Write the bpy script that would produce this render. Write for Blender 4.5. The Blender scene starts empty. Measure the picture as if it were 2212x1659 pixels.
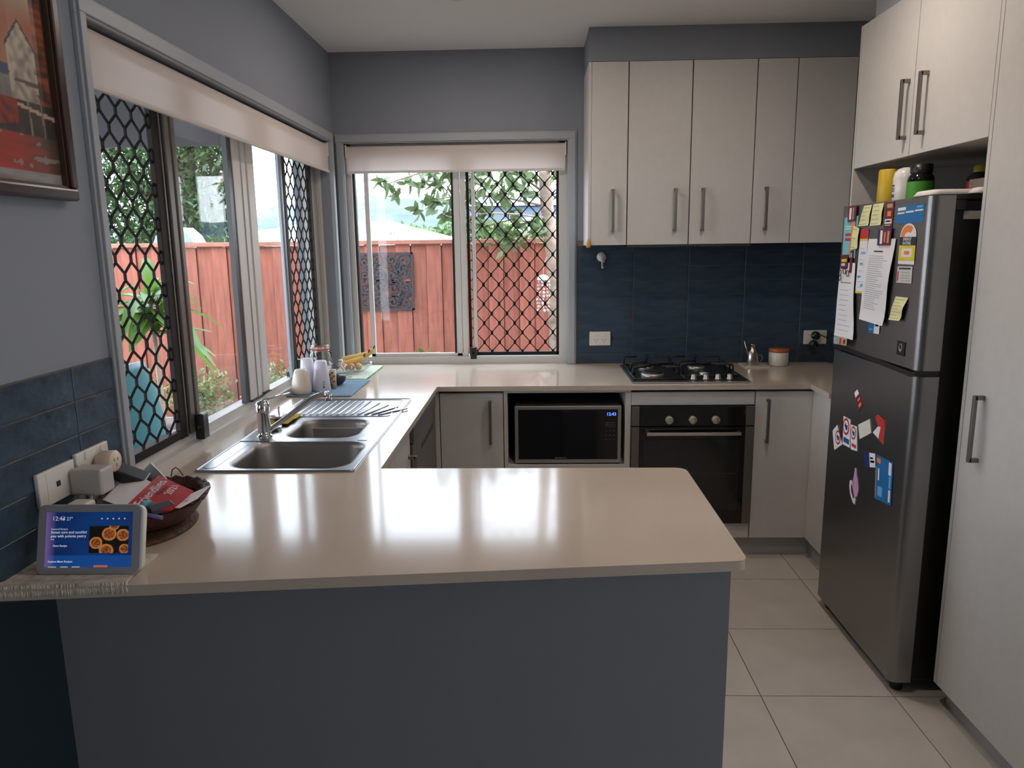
import bpy, bmesh, math, random
from mathutils import Vector, Matrix
random.seed(7)
S = bpy.context.scene
C = S.collection
PI = math.pi

# ------------------------------------------------------------------ camera, sky, exposure
def make_camera():
    cd = bpy.data.cameras.new('camera'); co = bpy.data.objects.new('camera', cd); C.objects.link(co)
    yaw, pitch, roll, f = 0.0322, -0.1850, -0.0128, 1593.48
    cd.sensor_width = 36.0; cd.lens = f/2212*36; cd.clip_start = 0.02; cd.clip_end = 600
    fw = Vector((-math.sin(yaw)*math.cos(pitch), math.cos(yaw)*math.cos(pitch), math.sin(pitch)))
    r0 = Vector((math.cos(yaw), math.sin(yaw), 0)); u0 = r0.cross(fw)
    # image x axis and y axis after roll
    rx = r0*math.cos(roll) - u0*(-math.sin(roll))*-1
    rx = r0*math.cos(roll) + u0*math.sin(roll)
    ux = u0*math.cos(roll) - r0*math.sin(roll)
    m = Matrix((rx, ux, -fw)).transposed().to_4x4(); m.translation = (1.1126, -4.2369, 1.5749)
    co.matrix_world = m
    S.camera = co
make_camera()
w = bpy.data.worlds.new('overcast_sky'); S.world = w; w.use_nodes = True
nt = w.node_tree; bg = nt.nodes['Background']
tc = nt.nodes.new('ShaderNodeTexCoord'); sp = nt.nodes.new('ShaderNodeSeparateXYZ'); cr = nt.nodes.new('ShaderNodeValToRGB')
nt.links.new(tc.outputs['Generated'], sp.inputs[0]); nt.links.new(sp.outputs['Z'], cr.inputs[0]); nt.links.new(cr.outputs[0], bg.inputs[0])
cr.color_ramp.elements[0].position = 0.0; cr.color_ramp.elements[0].color = (.86, .92, 1, 1)
cr.color_ramp.elements[1].position = .8; cr.color_ramp.elements[1].color = (.70, .82, 1, 1)
SKY = 7.5
bg.inputs[1].default_value = SKY
S.view_settings.view_transform = 'Standard'; S.view_settings.look = 'None'
S.view_settings.exposure = 0.28; S.view_settings.gamma = 1; S.view_settings.use_curve_mapping = False
S.cycles.use_denoising = True
S.cycles.max_bounces = 10; S.cycles.diffuse_bounces = 5; S.cycles.glossy_bounces = 4; S.cycles.transmission_bounces = 6
S.cycles.transparent_max_bounces = 16; S.cycles.sample_clamp_indirect = 4; S.cycles.caustics_reflective = False; S.cycles.caustics_refractive = False
LAMP_W = 4.2
LAMPS = [(.79, -.87), (2.0, -1.55), (1.45, -2.42), (4.6, -4.2), (2.6, -6.4)]  # peninsula and living room lamps are unseen, added to fill the light
LAMP_COL = (1.0, .87, .765)

# ------------------------------------------------------------------ materials
def lin(h):
    if isinstance(h, str):
        h = h.lstrip('#'); c = [int(h[i:i+2], 16)/255 for i in (0, 2, 4)]
        return tuple(((x+.055)/1.055)**2.4 if x > .04045 else x/12.92 for x in c)
    return tuple(h)
MATS = {}
def mat(name, col, rough=.6, metal=0, var=0, vscale=8, bump=0, bscale=60, coat=0, spec=.5, stretch=None, emit=0, crough=.03):
    if name in MATS: return MATS[name]
    m = bpy.data.materials.new(name); m.use_nodes = True; n = m.node_tree; b = n.nodes['Principled BSDF']
    c = lin(col); b.inputs['Base Color'].default_value = (*c, 1); b.inputs['Roughness'].default_value = rough
    b.inputs['Metallic'].default_value = metal; b.inputs['Coat Weight'].default_value = coat; b.inputs['Coat Roughness'].default_value = crough
    b.inputs['Specular IOR Level'].default_value = spec
    if emit: b.inputs['Emission Color'].default_value = (*c, 1); b.inputs['Emission Strength'].default_value = emit
    t = n.nodes.new('ShaderNodeTexCoord'); mp = n.nodes.new('ShaderNodeMapping'); n.links.new(t.outputs['Object'], mp.inputs[0])
    if stretch: mp.inputs['Scale'].default_value = stretch
    if var:
        nz = n.nodes.new('ShaderNodeTexNoise'); nz.inputs['Scale'].default_value = vscale; nz.inputs['Detail'].default_value = 4
        n.links.new(mp.outputs[0], nz.inputs['Vector'])
        r = n.nodes.new('ShaderNodeValToRGB'); n.links.new(nz.outputs['Fac'], r.inputs[0])
        r.color_ramp.elements[0].position = .3; r.color_ramp.elements[1].position = .7
        r.color_ramp.elements[0].color = (*[x*(1-var) for x in c], 1); r.color_ramp.elements[1].color = (*[min(1, x*(1+var)) for x in c], 1)
        n.links.new(r.outputs[0], b.inputs['Base Color'])
    if bump:
        nb = n.nodes.new('ShaderNodeTexNoise'); nb.inputs['Scale'].default_value = bscale; nb.inputs['Detail'].default_value = 3
        n.links.new(mp.outputs[0], nb.inputs['Vector']); bp = n.nodes.new('ShaderNodeBump'); bp.inputs['Strength'].default_value = bump; bp.inputs['Distance'].default_value = .01
        n.links.new(nb.outputs['Fac'], bp.inputs['Height']); n.links.new(bp.outputs[0], b.inputs['Normal'])
    MATS[name] = m; return m
def glass_mat(name, tint=(1, 1, 1), refl=1.0, ior=1.45):
    m = bpy.data.materials.new(name); m.use_nodes = True; n = m.node_tree; n.nodes.clear()
    o = n.nodes.new('ShaderNodeOutputMaterial'); tr = n.nodes.new('ShaderNodeBsdfTransparent'); tr.inputs[0].default_value = (*tint, 1)
    g = n.nodes.new('ShaderNodeBsdfGlossy'); g.inputs['Roughness'].default_value = .02
    lw = n.nodes.new('ShaderNodeLayerWeight'); lw.inputs[0].default_value = .5
    pw = n.nodes.new('ShaderNodeMath'); pw.operation = 'POWER'; pw.inputs[1].default_value = 5; n.links.new(lw.outputs['Facing'], pw.inputs[0])
    mu = n.nodes.new('ShaderNodeMath'); mu.operation = 'MULTIPLY_ADD'; mu.inputs[1].default_value = .9*refl; mu.inputs[2].default_value = .04*refl; mu.use_clamp = True; n.links.new(pw.outputs[0], mu.inputs[0])
    mx = n.nodes.new('ShaderNodeMixShader'); n.links.new(mu.outputs[0], mx.inputs[0]); n.links.new(tr.outputs[0], mx.inputs[1]); n.links.new(g.outputs[0], mx.inputs[2])
    n.links.new(mx.outputs[0], o.inputs[0]); MATS[name] = m; return m
def leafy(name, col, var=.35, rough=.45, trans=.35):
    m = bpy.data.materials.new(name); m.use_nodes = True; n = m.node_tree; b = n.nodes['Principled BSDF']; o = n.nodes['Material Output']
    c = lin(col); b.inputs['Roughness'].default_value = rough
    gi = n.nodes.new('ShaderNodeNewGeometry'); r = n.nodes.new('ShaderNodeValToRGB'); n.links.new(gi.outputs['Random Per Island'], r.inputs[0])
    r.color_ramp.elements[0].color = (*[x*(1-var) for x in c], 1); r.color_ramp.elements[1].color = (*[min(1, x*(1+var)) for x in c], 1)
    n.links.new(r.outputs[0], b.inputs['Base Color'])
    tl = n.nodes.new('ShaderNodeBsdfTranslucent'); n.links.new(r.outputs[0], tl.inputs[0])
    mx = n.nodes.new('ShaderNodeMixShader'); mx.inputs[0].default_value = trans
    n.links.new(b.outputs[0], mx.inputs[1]); n.links.new(tl.outputs[0], mx.inputs[2]); n.links.new(mx.outputs[0], o.inputs[0]); MATS[name] = m; return m
def vcol_mat(name, emit=0, rough=.5):
    m = bpy.data.materials.new(name); m.use_nodes = True; n = m.node_tree; b = n.nodes['Principled BSDF']
    a = n.nodes.new('ShaderNodeVertexColor'); a.layer_name = 'Col'; n.links.new(a.outputs[0], b.inputs['Base Color']); b.inputs['Roughness'].default_value = rough
    if emit: n.links.new(a.outputs[0], b.inputs['Emission Color']); b.inputs['Emission Strength'].default_value = emit
    MATS[name] = m; return m

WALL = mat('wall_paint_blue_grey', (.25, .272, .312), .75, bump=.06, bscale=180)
TRIM = mat('trim_paint_blue_grey', (.36, .385, .41), .45)
CEIL = mat('ceiling_paint', (.82, .79, .77), .9)
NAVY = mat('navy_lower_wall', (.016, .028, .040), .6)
CAB = mat('white_laminate', (.62, .60, .575), .42, var=.02, vscale=30)
CABIN = mat('cabinet_interior', (.45, .43, .40), .6)
KICK = mat('grey_kickboard', (.48, .48, .50), .5)
QUARTZ = mat('cream_quartz', (.55, .465, .38), .12, var=.05, vscale=3.2, coat=.06, crough=.03, spec=.36)
QEDGE = QUARTZ
TILE = mat('navy_glazed_tile', (.034, .060, .092), .36, var=.35, vscale=9, bump=.42, bscale=14, stretch=(1, 1, 2.2))
GROUT = mat('dark_grout', (.16, .135, .11), .9)
FTILE = mat('beige_floor_tile', (.58, .53, .47), .38, var=.07, vscale=6, bump=.03, bscale=40)
FGROUT = mat('floor_grout', (.14, .10, .075), .9)
STEEL = mat('brushed_steel', (.55, .55, .56), .28, 1, bump=.03, bscale=90)
SINKM = mat('sink_steel', (.40, .41, .43), .30, 1, bump=.02, bscale=50)
BOWLM = mat('sink_bowl_steel', (.30, .28, .26), .42, 1)
CHROME = mat('chrome', (.75, .75, .76), .06, 1)
FRIDGE = mat('fridge_stainless', (.29, .285, .285), .33, 1, bump=.04, bscale=40, stretch=(1, 1, 14))
HANDLE = mat('satin_nickel_handle', (.26, .24, .225), .45, 1)
BLACK = mat('black_plastic', (.012, .012, .013), .35)
BLACKM = mat('black_matte', (.010, .010, .010), .7)
BGLASS = mat('black_glass', (.006, .006, .007), .06, spec=.5)
OVGLASS = mat('oven_window_glass', (.016, .017, .016), .08)
ALU = mat('aluminium_window_frame', (.50, .47, .43), .4, .3)
ALUD = mat('bronze_window_frame', (.022, .018, .015), .6, spec=.15)
WALU = mat('pale_window_frame', (.58, .56, .53), .45)
MESHM = mat('black_grille', (.010, .008, .009), .6, spec=.2)
WHITEP = mat('white_plastic', (.72, .69, .64), .35)
WHITE = mat('white_ceramic', (.78, .75, .72), .2)
PAPER = mat('white_paper', (.80, .78, .80), .7)
NOTE = mat('yellow_note', (.78, .76, .38), .7)
INK = mat('grey_print', (.35, .35, .38), .8)
INKD = mat('dark_print', (.03, .03, .04), .8)
INKW = mat('white_print', (.85, .85, .85), .6)
GLASS = glass_mat('window_glass', (.97, .98, .98), .6)
JARG = glass_mat('jar_glass', (.96, .98, .98), 1.3)
FENCE = mat('red_timber', (.27, .082, .050), .75, var=.3, vscale=5, bump=.1, bscale=30, stretch=(6, 6, .8))
FCAP = mat('fence_cap_timber', (.33, .13, .085), .75, var=.2, vscale=6)
BARK = mat('tree_bark', (.34, .26, .20), .9, var=.3, vscale=12, bump=.5, bscale=30)
LEAF1 = leafy('tree_leaf_green', (.055, .10, .035)); LEAF2 = leafy('broad_leaf_green', (.10, .145, .05), .35); LEAF3 = leafy('cordyline_green', (.13, .25, .045), .25)
LEAF4 = leafy('shrub_green', (.20, .25, .09), .6); LEAF5 = leafy('bright_tree_green', (.10, .17, .05), .3)

# ------------------------------------------------------------------ mesh builder
class MB:
    def __init__(s, M=None): s.bm = bmesh.new(); s.M = M
    def _add(s, verts, faces, smooth=False):
        vs = [s.bm.verts.new(s.M @ Vector(v) if s.M else v) for v in verts]
        for f in faces:
            try: fc = s.bm.faces.new([vs[i] for i in f]); fc.smooth = smooth
            except ValueError: pass
        return vs
    def box(s, x0, x1, y0, y1, z0, z1, bev=0, seg=2):
        vs = s._add([(x0,y0,z0),(x1,y0,z0),(x1,y1,z0),(x0,y1,z0),(x0,y0,z1),(x1,y0,z1),(x1,y1,z1),(x0,y1,z1)],
                    [(0,3,2,1),(4,5,6,7),(0,1,5,4),(1,2,6,5),(2,3,7,6),(3,0,4,7)])
        if bev:
            es = {e for v in vs for e in v.link_edges}
            bmesh.ops.bevel(s.bm, geom=list(es), offset=bev, segments=seg, affect='EDGES', profile=.5)
        return s
    def loft(s, rings, close=True, caps=True, smooth=True):
        n = len(rings[0]); vs = [p for r in rings for p in r]; f = []
        for i in range(len(rings)-1):
            for j in range(n if close else n-1):
                k = (j+1) % n; f.append((i*n+j, i*n+k, (i+1)*n+k, (i+1)*n+j))
        v = s._add(vs, f, smooth)
        if caps:
            for r in (list(range(n))[::-1], [(len(rings)-1)*n+j for j in range(n)]):
                try: s.bm.faces.new([v[i] for i in r])
                except ValueError: pass
        return s
    def lathe(s, prof, c=(0,0,0), n=24, caps=False, axis='z', sx=1, sy=1):
        rings = []
        for r, z in prof:
            ring = []
            for j in range(n):
                a = 2*PI*j/n; p = (r*math.cos(a)*sx, r*math.sin(a)*sy, z)
                if axis == 'y': p = (p[0], p[2], p[1])
                if axis == 'x': p = (p[2], p[0], p[1])
                ring.append((c[0]+p[0], c[1]+p[1], c[2]+p[2]))
            rings.append(ring)
        return s.loft(rings, caps=caps)
    def cyl(s, c, r, h, n=20, axis='z', r2=None):
        return s.lathe([(r, 0), (r if r2 is None else r2, h)], c, n, True, axis)
    def tube(s, pts, r, n=8, flat=1):
        pts = [Vector(p) for p in pts]; rings = []; up = None
        for i, p in enumerate(pts):
            t = (pts[min(i+1, len(pts)-1)]-pts[max(i-1, 0)]).normalized()
            if up is None: up = Vector((0,0,1)) if abs(t.z) < .9 else Vector((1,0,0))
            a = t.cross(up).normalized(); b = a.cross(t).normalized(); up = b
            rr = r[i] if isinstance(r, (list, tuple)) else r
            rings.append([tuple(p + a*rr*math.cos(2*PI*j/n) + b*rr*flat*math.sin(2*PI*j/n)) for j in range(n)])
        return s.loft(rings)
    def prism(s, poly, a, b, plane='xy', smooth=False):
        def P(u, v, w): return {'xy': (u,v,w), 'yz': (w,u,v), 'xz': (u,w,v)}[plane]
        n = len(poly); vs = [P(u,v,a) for u,v in poly]+[P(u,v,b) for u,v in poly]
        s._add(vs, [tuple(range(n))[::-1], tuple(range(n, 2*n))]+[(i, (i+1)%n, n+(i+1)%n, n+i) for i in range(n)], smooth); return s
    def slab(s, outer, holes, z0, z1):
        for z, flip in ((z0, True), (z1, False)):
            es = []
            for loop in [outer]+holes:
                vs = [s.bm.verts.new((x, y, z)) for x, y in loop]
                es += [s.bm.edges.new((vs[i], vs[(i+1) % len(vs)])) for i in range(len(vs))]
            r = bmesh.ops.triangle_fill(s.bm, use_beauty=True, use_dissolve=False, edges=es)
            fs = [g for g in r['geom'] if isinstance(g, bmesh.types.BMFace)]
            for f in fs:
                if (f.normal.z > 0) == flip: f.normal_flip()
        for loop in [outer]+holes:
            n = len(loop)
            s._add([(x,y,z0) for x,y in loop]+[(x,y,z1) for x,y in loop], [(i,(i+1)%n,n+(i+1)%n,n+i) for i in range(n)])
        return s
    def quad(s, a, b, c, d): s._add([a,b,c,d], [(0,1,2,3)]); return s
    def ball(s, c, r, n=12, m=8, sz=1):
        return s.lathe([(max(1e-4, r*math.sin(PI*i/m)), -r*sz*math.cos(PI*i/m)) for i in range(m+1)], c, n, True)

WLOC = {}
def put(name, mb, m, parent=None, smooth=None, label=None, cat=None, group=None, kind=None, fix=True):
    bm = mb.bm
    if fix: bmesh.ops.recalc_face_normals(bm, faces=bm.faces)
    me = bpy.data.meshes.new(name)
    xs = [v.co for v in bm.verts]
    lo = [min(c[i] for c in xs) for i in range(3)]; hi = [max(c[i] for c in xs) for i in range(3)]
    base = Vector(((lo[0]+hi[0])/2, (lo[1]+hi[1])/2, lo[2]))
    for v in bm.verts: v.co -= base
    bm.to_mesh(me); bm.free(); me.materials.append(m)
    o = bpy.data.objects.new(name, me); C.objects.link(o); WLOC[o.name] = base
    if parent: o.parent = parent; o.location = base - WLOC[parent.name]
    else: o.location = base
    tag(o, label, cat, group, kind); return o
def tag(o, label=None, cat=None, group=None, kind=None):
    if label: o['label'] = label
    if cat: o['category'] = cat
    if group: o['group'] = group
    if kind: o['kind'] = kind
    return o
def thing(name, loc, label, cat, group=None, kind=None):
    o = bpy.data.objects.new(name, None); C.objects.link(o); o.location = loc; o.empty_display_size = .05; WLOC[o.name] = Vector(loc)
    return tag(o, label, cat, group, kind)
def share(src, name, parent, off):          # a copy of one part, sharing its mesh, moved by off
    o = src.copy(); o.name = name; C.objects.link(o); o.parent = parent; WLOC[o.name] = WLOC[src.name]+Vector(off)
    o.location = WLOC[o.name] - (WLOC[parent.name] if parent else Vector()); return o
def copy_thing(src, off, label):
    o = src.copy(); C.objects.link(o); WLOC[o.name] = WLOC[src.name]+Vector(off); o.location = WLOC[o.name]; o['label'] = label
    def rec(a, b):
        for ch in list(a.children):
            c = ch.copy(); C.objects.link(c); c.parent = b; WLOC[c.name] = WLOC[ch.name]+Vector(off); c.location = WLOC[c.name]-WLOC[b.name]; rec(ch, c)
    rec(src, o); return o
def text(body, size, origin, right, up, m, parent, name='lettering', extrude=.0002, align='LEFT', bold=0, sx=1):
    cu = bpy.data.curves.new('t', 'FONT'); cu.body = body; cu.size = size; cu.extrude = extrude; cu.align_x = align; cu.resolution_u = 3; cu.offset = bold
    t = bpy.data.objects.new('t', cu); C.objects.link(t)
    dg = bpy.context.evaluated_depsgraph_get(); me = bpy.data.meshes.new_from_object(t.evaluated_get(dg)); bpy.data.objects.remove(t)
    r = Vector(right).normalized(); u = Vector(up).normalized(); nrm = r.cross(u)
    M = Matrix((r*sx, u, nrm)).transposed().to_4x4(); M.translation = Vector(origin)
    mb = MB(); mb.bm.from_mesh(me); 
    for v in mb.bm.verts: v.co = M @ v.co
    if not mb.bm.verts: return None
    return put(name, mb, m, parent, fix=False)
def canvas(name, func, nx, ny, P0, U, V, m, parent, **k):
    P0, U, V = Vector(P0), Vector(U), Vector(V); mb = MB(); bm = mb.bm; g = []
    for j in range(ny+1): g.append([bm.verts.new(P0+U*(i/nx)+V*(j/ny)) for i in range(nx+1)])
    cl = bm.loops.layers.float_color.new('Col')
    for j in range(ny):
        for i in range(nx):
            f = bm.faces.new((g[j][i], g[j][i+1], g[j+1][i+1], g[j+1][i]))
            for l, (a, b) in zip(f.loops, ((i,j),(i+1,j),(i+1,j+1),(i,j+1))): l[cl] = (*func(a/nx, b/ny), 1)
    return put(name, mb, m, parent, fix=False, **k)
def rrect(x0, x1, y0, y1, r, n=5):
    p = []
    for cx, cy, a0 in ((x1-r,y1-r,0),(x0+r,y1-r,90),(x0+r,y0+r,180),(x1-r,y0+r,270)):
        for i in range(n+1):
            a = math.radians(a0+90*i/n); p.append((cx+r*math.cos(a), cy+r*math.sin(a)))
    return p
def noise(x, y, s=1.0):
    from mathutils import noise as N
    return N.noise(Vector((x*s, y*s, 3.1)))

# ================================================================== THE SETTING
H = 2.62
WX1, WY0, WY1 = 0.0, -2.322, -.112       # left window opening
BX0, BX1, BZ1 = .058, 1.298, 2.142       # back window opening
XR, RW, YB = 2.475, 3.15, -8.0
# floor: each tile its own piece on a grout bed
fl = put('floor', MB().box(-.2, 6.2, YB-.2, .2, -.1, -.003), FGROUT, label='floor of large beige tiles with thin dark grout', cat='floor', kind='structure')
P = .4644; g = .0035
t0 = put('floor_tile', MB().box(2.3662-P+g/2, 2.3662-g/2, -1.386+g/2, -.9217-g/2, -.003, 0), FTILE, fl)
for i in range(-4, 9):
    for j in range(-14, 3):
        x0 = 2.3662+(i-1)*P; y0 = -1.386+j*P
        if (i, j) == (0, 0) or x0+P < .01 or x0 > 6.0 or y0+P > .1 or y0 < YB+.1: continue
        if y0 < -6.1: continue
        share(t0, 'floor_tile', fl, (i*P, j*P, 0))
ce = put('ceiling', MB().box(-.2, 6.2, YB-.2, .2, H, H+.15), CEIL, label='plain white plaster ceiling', cat='ceiling', kind='structure')
wl = put('wall_left', MB().box(-.2, 0, YB, WY0, .88, H).box(-.2, 0, WY1, .2, 0, H).box(-.2, 0, WY0, WY1, 0, .874).box(-.2, 0, WY0, WY1, BZ1, H), WALL,
         label='blue-grey painted wall with the wide side window', cat='wall', kind='structure')
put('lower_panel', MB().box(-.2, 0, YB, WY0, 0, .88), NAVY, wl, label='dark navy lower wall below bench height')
wb = put('wall_back', MB().box(0, BX0, 0, .2, 0, H).box(BX1, 3.4, 0, .2, 0, H).box(BX0, BX1, 0, .2, 0, .874).box(BX0, BX1, 0, .2, BZ1, H), WALL,
         label='blue-grey painted wall behind the cooktop and small window', cat='wall', kind='structure')
put('wall_right', MB().box(RW, RW+.15, -3.3, 0, 0, H).box(6.05, 6.2, -5.9, -3.3, 0, H).box(6.05, 6.2, YB, -7.2, 0, H).box(6.05, 6.2, -7.2, -5.9, 2.2, H).box(RW, 6.2, -3.3, -3.15, 0, H), WALL,  # unseen opening in the far part, added to let daylight in from behind
    label='blue-grey wall behind the fridge and pantry', cat='wall', kind='structure')
put('wall_rear', MB().box(0, 6.2, YB-.15, YB, 0, H), WALL,
    label='plain wall of the room behind the viewer', cat='wall', kind='structure')
# bulkheads
put('trim_3', MB().box(1.387, RW, -.368, 0, 2.461, H), WALL, label='blue-grey bulkhead above the overhead cupboards', cat='bulkhead', kind='structure')
put('trim_4', MB().box(2.485, RW, -3.2, -1.02, 2.452, H), TRIM, label='pale blue-grey bulkhead above the tall cupboards', cat='bulkhead', kind='structure')
# architraves
def profile_frame(name, label, boxes): return put(name, boxes, TRIM, label=label, cat='window trim', kind='structure')
a = MB()
for d, (o_, i_) in ((.012, (.052, .0)), (.020, (.044, .006))):
    a.box(0, d, WY0-o_+.012, WY0-i_, .901, BZ1+i_, .002).box(0, d, WY0-o_+.012, WY1+o_, BZ1+i_, BZ1+o_, .002).box(0, d, WY1+i_, WY1+o_, .901, BZ1+i_, .002)
profile_frame('trim_1', 'blue-grey moulded surround of the wide side window', a)
a = MB()
for d, (o_, i_) in ((.012, (.050, .0)), (.020, (.042, .006))):
    a.box(BX0-o_+.004, BX0-i_, -d, 0, .901, BZ1+i_, .002).box(BX0-o_, BX1+o_, -d, 0, BZ1+i_, BZ1+o_, .002).box(BX1+i_, BX1+o_, -d, 0, .901, BZ1+i_, .002)
profile_frame('trim_2', 'blue-grey moulded surround of the window facing the fence', a)
# peninsula wall and near edge (skewed)
def near(x, z=None): return -2.728 - (1.553-x)*.0947
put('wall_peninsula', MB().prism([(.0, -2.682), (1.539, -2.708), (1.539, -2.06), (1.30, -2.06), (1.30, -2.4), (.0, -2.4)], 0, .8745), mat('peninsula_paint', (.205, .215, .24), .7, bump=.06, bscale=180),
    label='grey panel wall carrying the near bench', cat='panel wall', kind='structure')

# ---------------------------------------------------------------- splashback tiles
zr = [.9, .963, 1.049, 1.129, 1.206, 1.288, 1.369, 1.452, 1.532, 1.612]
bb = put('grout_bed', MB().box(1.352, 2.9, -.005, 0, .9, 1.60), GROUT, wb)
xs_ = [1.352, 1.668, 1.979, 2.294, 2.613, 2.93]
def tile_mb(x0, x1, z0, z1, left=False):
    m = MB(); e = .0015
    if left: m.box(0, .0088, x0+e, x1-e, z0+e, z1-e, .0012, 1)
    else: m.box(x0+e, x1-e, -.0088, 0, z0+e, z1-e, .0012, 1)
    return m
cache = {}
for i in range(5):
    for j in range(len(zr)-1):
        key = (round(xs_[i+1]-xs_[i], 3), round(zr[j+1]-zr[j], 3))
        z1 = min(zr[j+1], 1.571)
        if z1-zr[j] < .02: continue
        put('tile', tile_mb(xs_[i], xs_[i+1], zr[j], z1), TILE, wb)
zl = [.9005, .976, 1.056, 1.141, 1.222, 1.303]
put('grout_bed', MB().box(0, .005, -3.2, -2.362, .9, 1.303), GROUT, wl)
yl = [-3.165, -2.851, -2.537, -2.364]
for i in range(3):
    for j in range(5): put('tile', tile_mb(yl[i], yl[i+1], zl[j], zl[j+1], True), TILE, wl)

# ---------------------------------------------------------------- windows
def grille(axis, fixed, a0, a1, z0, z1, pa=.0895, pz=.1125, ph=0.0, dd=.003, kn=.0115, kh=.012):
    """diamond security mesh: pairs of wavy vertical strands that meet in short upright knots"""
    m = MB(); w = .0028
    def seg(p, q, ww, d):
        (u0, v0), (u1, v1) = p, q
        u0c, u1c = [min(max(u, a0), a1) for u in (u0, u1)]
        if abs(u1-u0) > 1e-6:
            if u0c == u1c: return
            v0, v1 = v0+(v1-v0)*(u0c-u0)/(u1-u0), v0+(v1-v0)*(u1c-u0)/(u1-u0)
        elif not a0 < u0 < a1: return
        u0, u1 = u0c, u1c
        if max(v0, v1) < z0 or min(v0, v1) > z1: return
        du, dv = u1-u0, v1-v0; L = math.hypot(du, dv)
        if L < 1e-5: return
        nx, nz = -dv/L*ww, du/L*ww
        poly = [(u0+nx, v0+nz), (u0-nx, v0-nz), (u1-nx, v1-nz), (u1+nx, v1+nz)]
        poly = [(max(a0, min(a1, u)), max(z0, min(z1, v))) for u, v in poly]
        if axis == 'x': m.prism(poly, fixed-d, fixed+d, 'yz')
        else: m.prism(poly, fixed-d, fixed+d, 'xz')
    nu = int((a1-a0)/pa*2)+4; nz_ = int((z1-z0)/pz*2)+4
    for i in range(-1, nu):
        for j in range(-1, nz_):
            if (i+j) % 2: continue
            u = a0+ph+i*pa/2; v = z0+j*pz/2
            seg((u, v-kh), (u, v+kh), kn/2, dd)
            for s in (-1, 1):
                # a strand from this knot up to the neighbour, with the slight S bend of expanded metal
                p0 = (u+s*.002, v+kh*.8); p1 = (u+s*pa/2-s*.002, v+pz/2-kh*.8)
                q0 = (p0[0]+s*.006, p0[1]+.004); q1 = (p1[0]-s*.006, p1[1]-.004)
                seg(p0, q0, w, dd); seg(q0, q1, w, dd); seg(q1, p1, w, dd)
    return m
# window 1: wide side window (plane x = -.08)
w1 = thing('window_1', (-.08, -1.2, .90), 'wide side window with two sliding panes and two black grilles', 'window', kind='structure')
put('frame', MB().box(-.15, -.05, WY0, WY1, .90, .925).box(-.13, -.08, WY0, WY1, .925, .952).box(-.15, -.05, WY0, WY0+.02, .925, BZ1).box(-.15, -.05, WY1-.03, WY1, .925, BZ1).box(-.15, -.05, WY0, WY1, BZ1-.05, BZ1), WALU, w1)
put('frame_rail', MB().box(-.122, -.085, WY0+.02, -1.9, .952, .975).box(-.122, -.085, -.66, -.245, .952, .972), ALUD, w1, label='dark bottom rail of the grilles')
f = put('security_screen', MB().box(-.088, -.070, -1.880, -1.840, .952, BZ1-.05, .002).box(-.088, -.070, WY0+.02, WY0+.045, .955, BZ1-.05).box(-.088, -.070, WY0+.045, -1.880, .955, .982), ALUD, w1)
put('diamond_mesh', grille('x', -.080, WY0+.045, -1.878, .980, BZ1-.05, pa=.083, pz=.104, ph=.01, dd=.0026, kn=.0085, kh=.015), MESHM, f, kind='stuff')
f = put('security_screen', MB().box(-.088, -.070, -.672, -.640, .955, BZ1-.05).box(-.088, -.070, -.262, -.225, .955, BZ1-.05), ALUD, w1)
put('diamond_mesh', grille('x', -.080, -.640, -.262, .968, BZ1-.05, pa=.083, pz=.104, ph=.02, dd=.0026, kn=.009, kh=.014), MESHM, f, kind='stuff')
s1 = put('sash', MB().box(-.092, -.070, -1.802, -1.765, .952, BZ1-.05, .004).box(-.092, -.066, -1.763, -1.735, .952, BZ1-.05, .004).box(-.09, -.067, -1.840, -1.833, .952, BZ1-.05), mat('bronze_sash', (.14, .12, .10), .4, .2), w1, label='bronze sliding sash stile beside the near grille')
put('gasket', MB().box(-.092, -.078, -1.833, -1.802, .952, BZ1-.05), BLACK, s1)
put('pane', MB().box(-.088, -.084, -1.735, -1.30, .955, BZ1-.05), GLASS, s1)
put('gasket', MB().box(-.092, -.072, -1.308, -1.272, .952, BZ1-.05), BLACK, s1)
s2 = put('sash', MB().box(-.09, -.068, -1.270, -1.195, .957, BZ1-.05, .002).box(-.09, -.064, -1.193, -1.185, .957, BZ1-.05).box(-.09, -.070, -1.183, -1.135, .957, BZ1-.05, .002).box(-.088, -.066, -1.128, -1.050, .962, BZ1-.05, .004), WALU, w1, label='pale meeting stiles in the middle of the window')
put('pane', MB().box(-.086, -.082, -1.050, -.235, .955, BZ1-.05), GLASS, s2)
put('stile_tip', MB().box(-.088, -.060, -1.268, -1.14, .951, .957).box(-.088, -.060, -1.126, -1.052, .956, .962), BLACK, s2)
put('guide_rod', MB().box(-.081, -.058, -.745, -.715, .952, BZ1-.05, .008, 3), mat('grey_rod', (.22, .24, .27), .35, .4), w1, label='grey upright rod before the far grille')
put('frame_post', MB().box(-.10, -.068, -.225, -.145, .925, BZ1-.05, .003), mat('jamb_taupe', (.20, .175, .15), .4, .2), w1)
def lock(par, x0, x1, y0, y1, z0, z1, key):
    l = put('window_lock', MB().box(x0, x1, y0, y1, z0, z1, .005), BLACK, par)
    c, ax = key; put('keyhole', MB().cyl(c, .006, .002, 12, ax), CHROME, l)
lock(w1, -.062, -.030, -1.80, -1.755, .93, 1.02, ((-.045, -1.802, .975), 'y'))
lock(w1, -.062, -.035, -.70, -.665, .955, 1.04, ((-.035, -.68, 1.0), 'x'))
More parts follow.
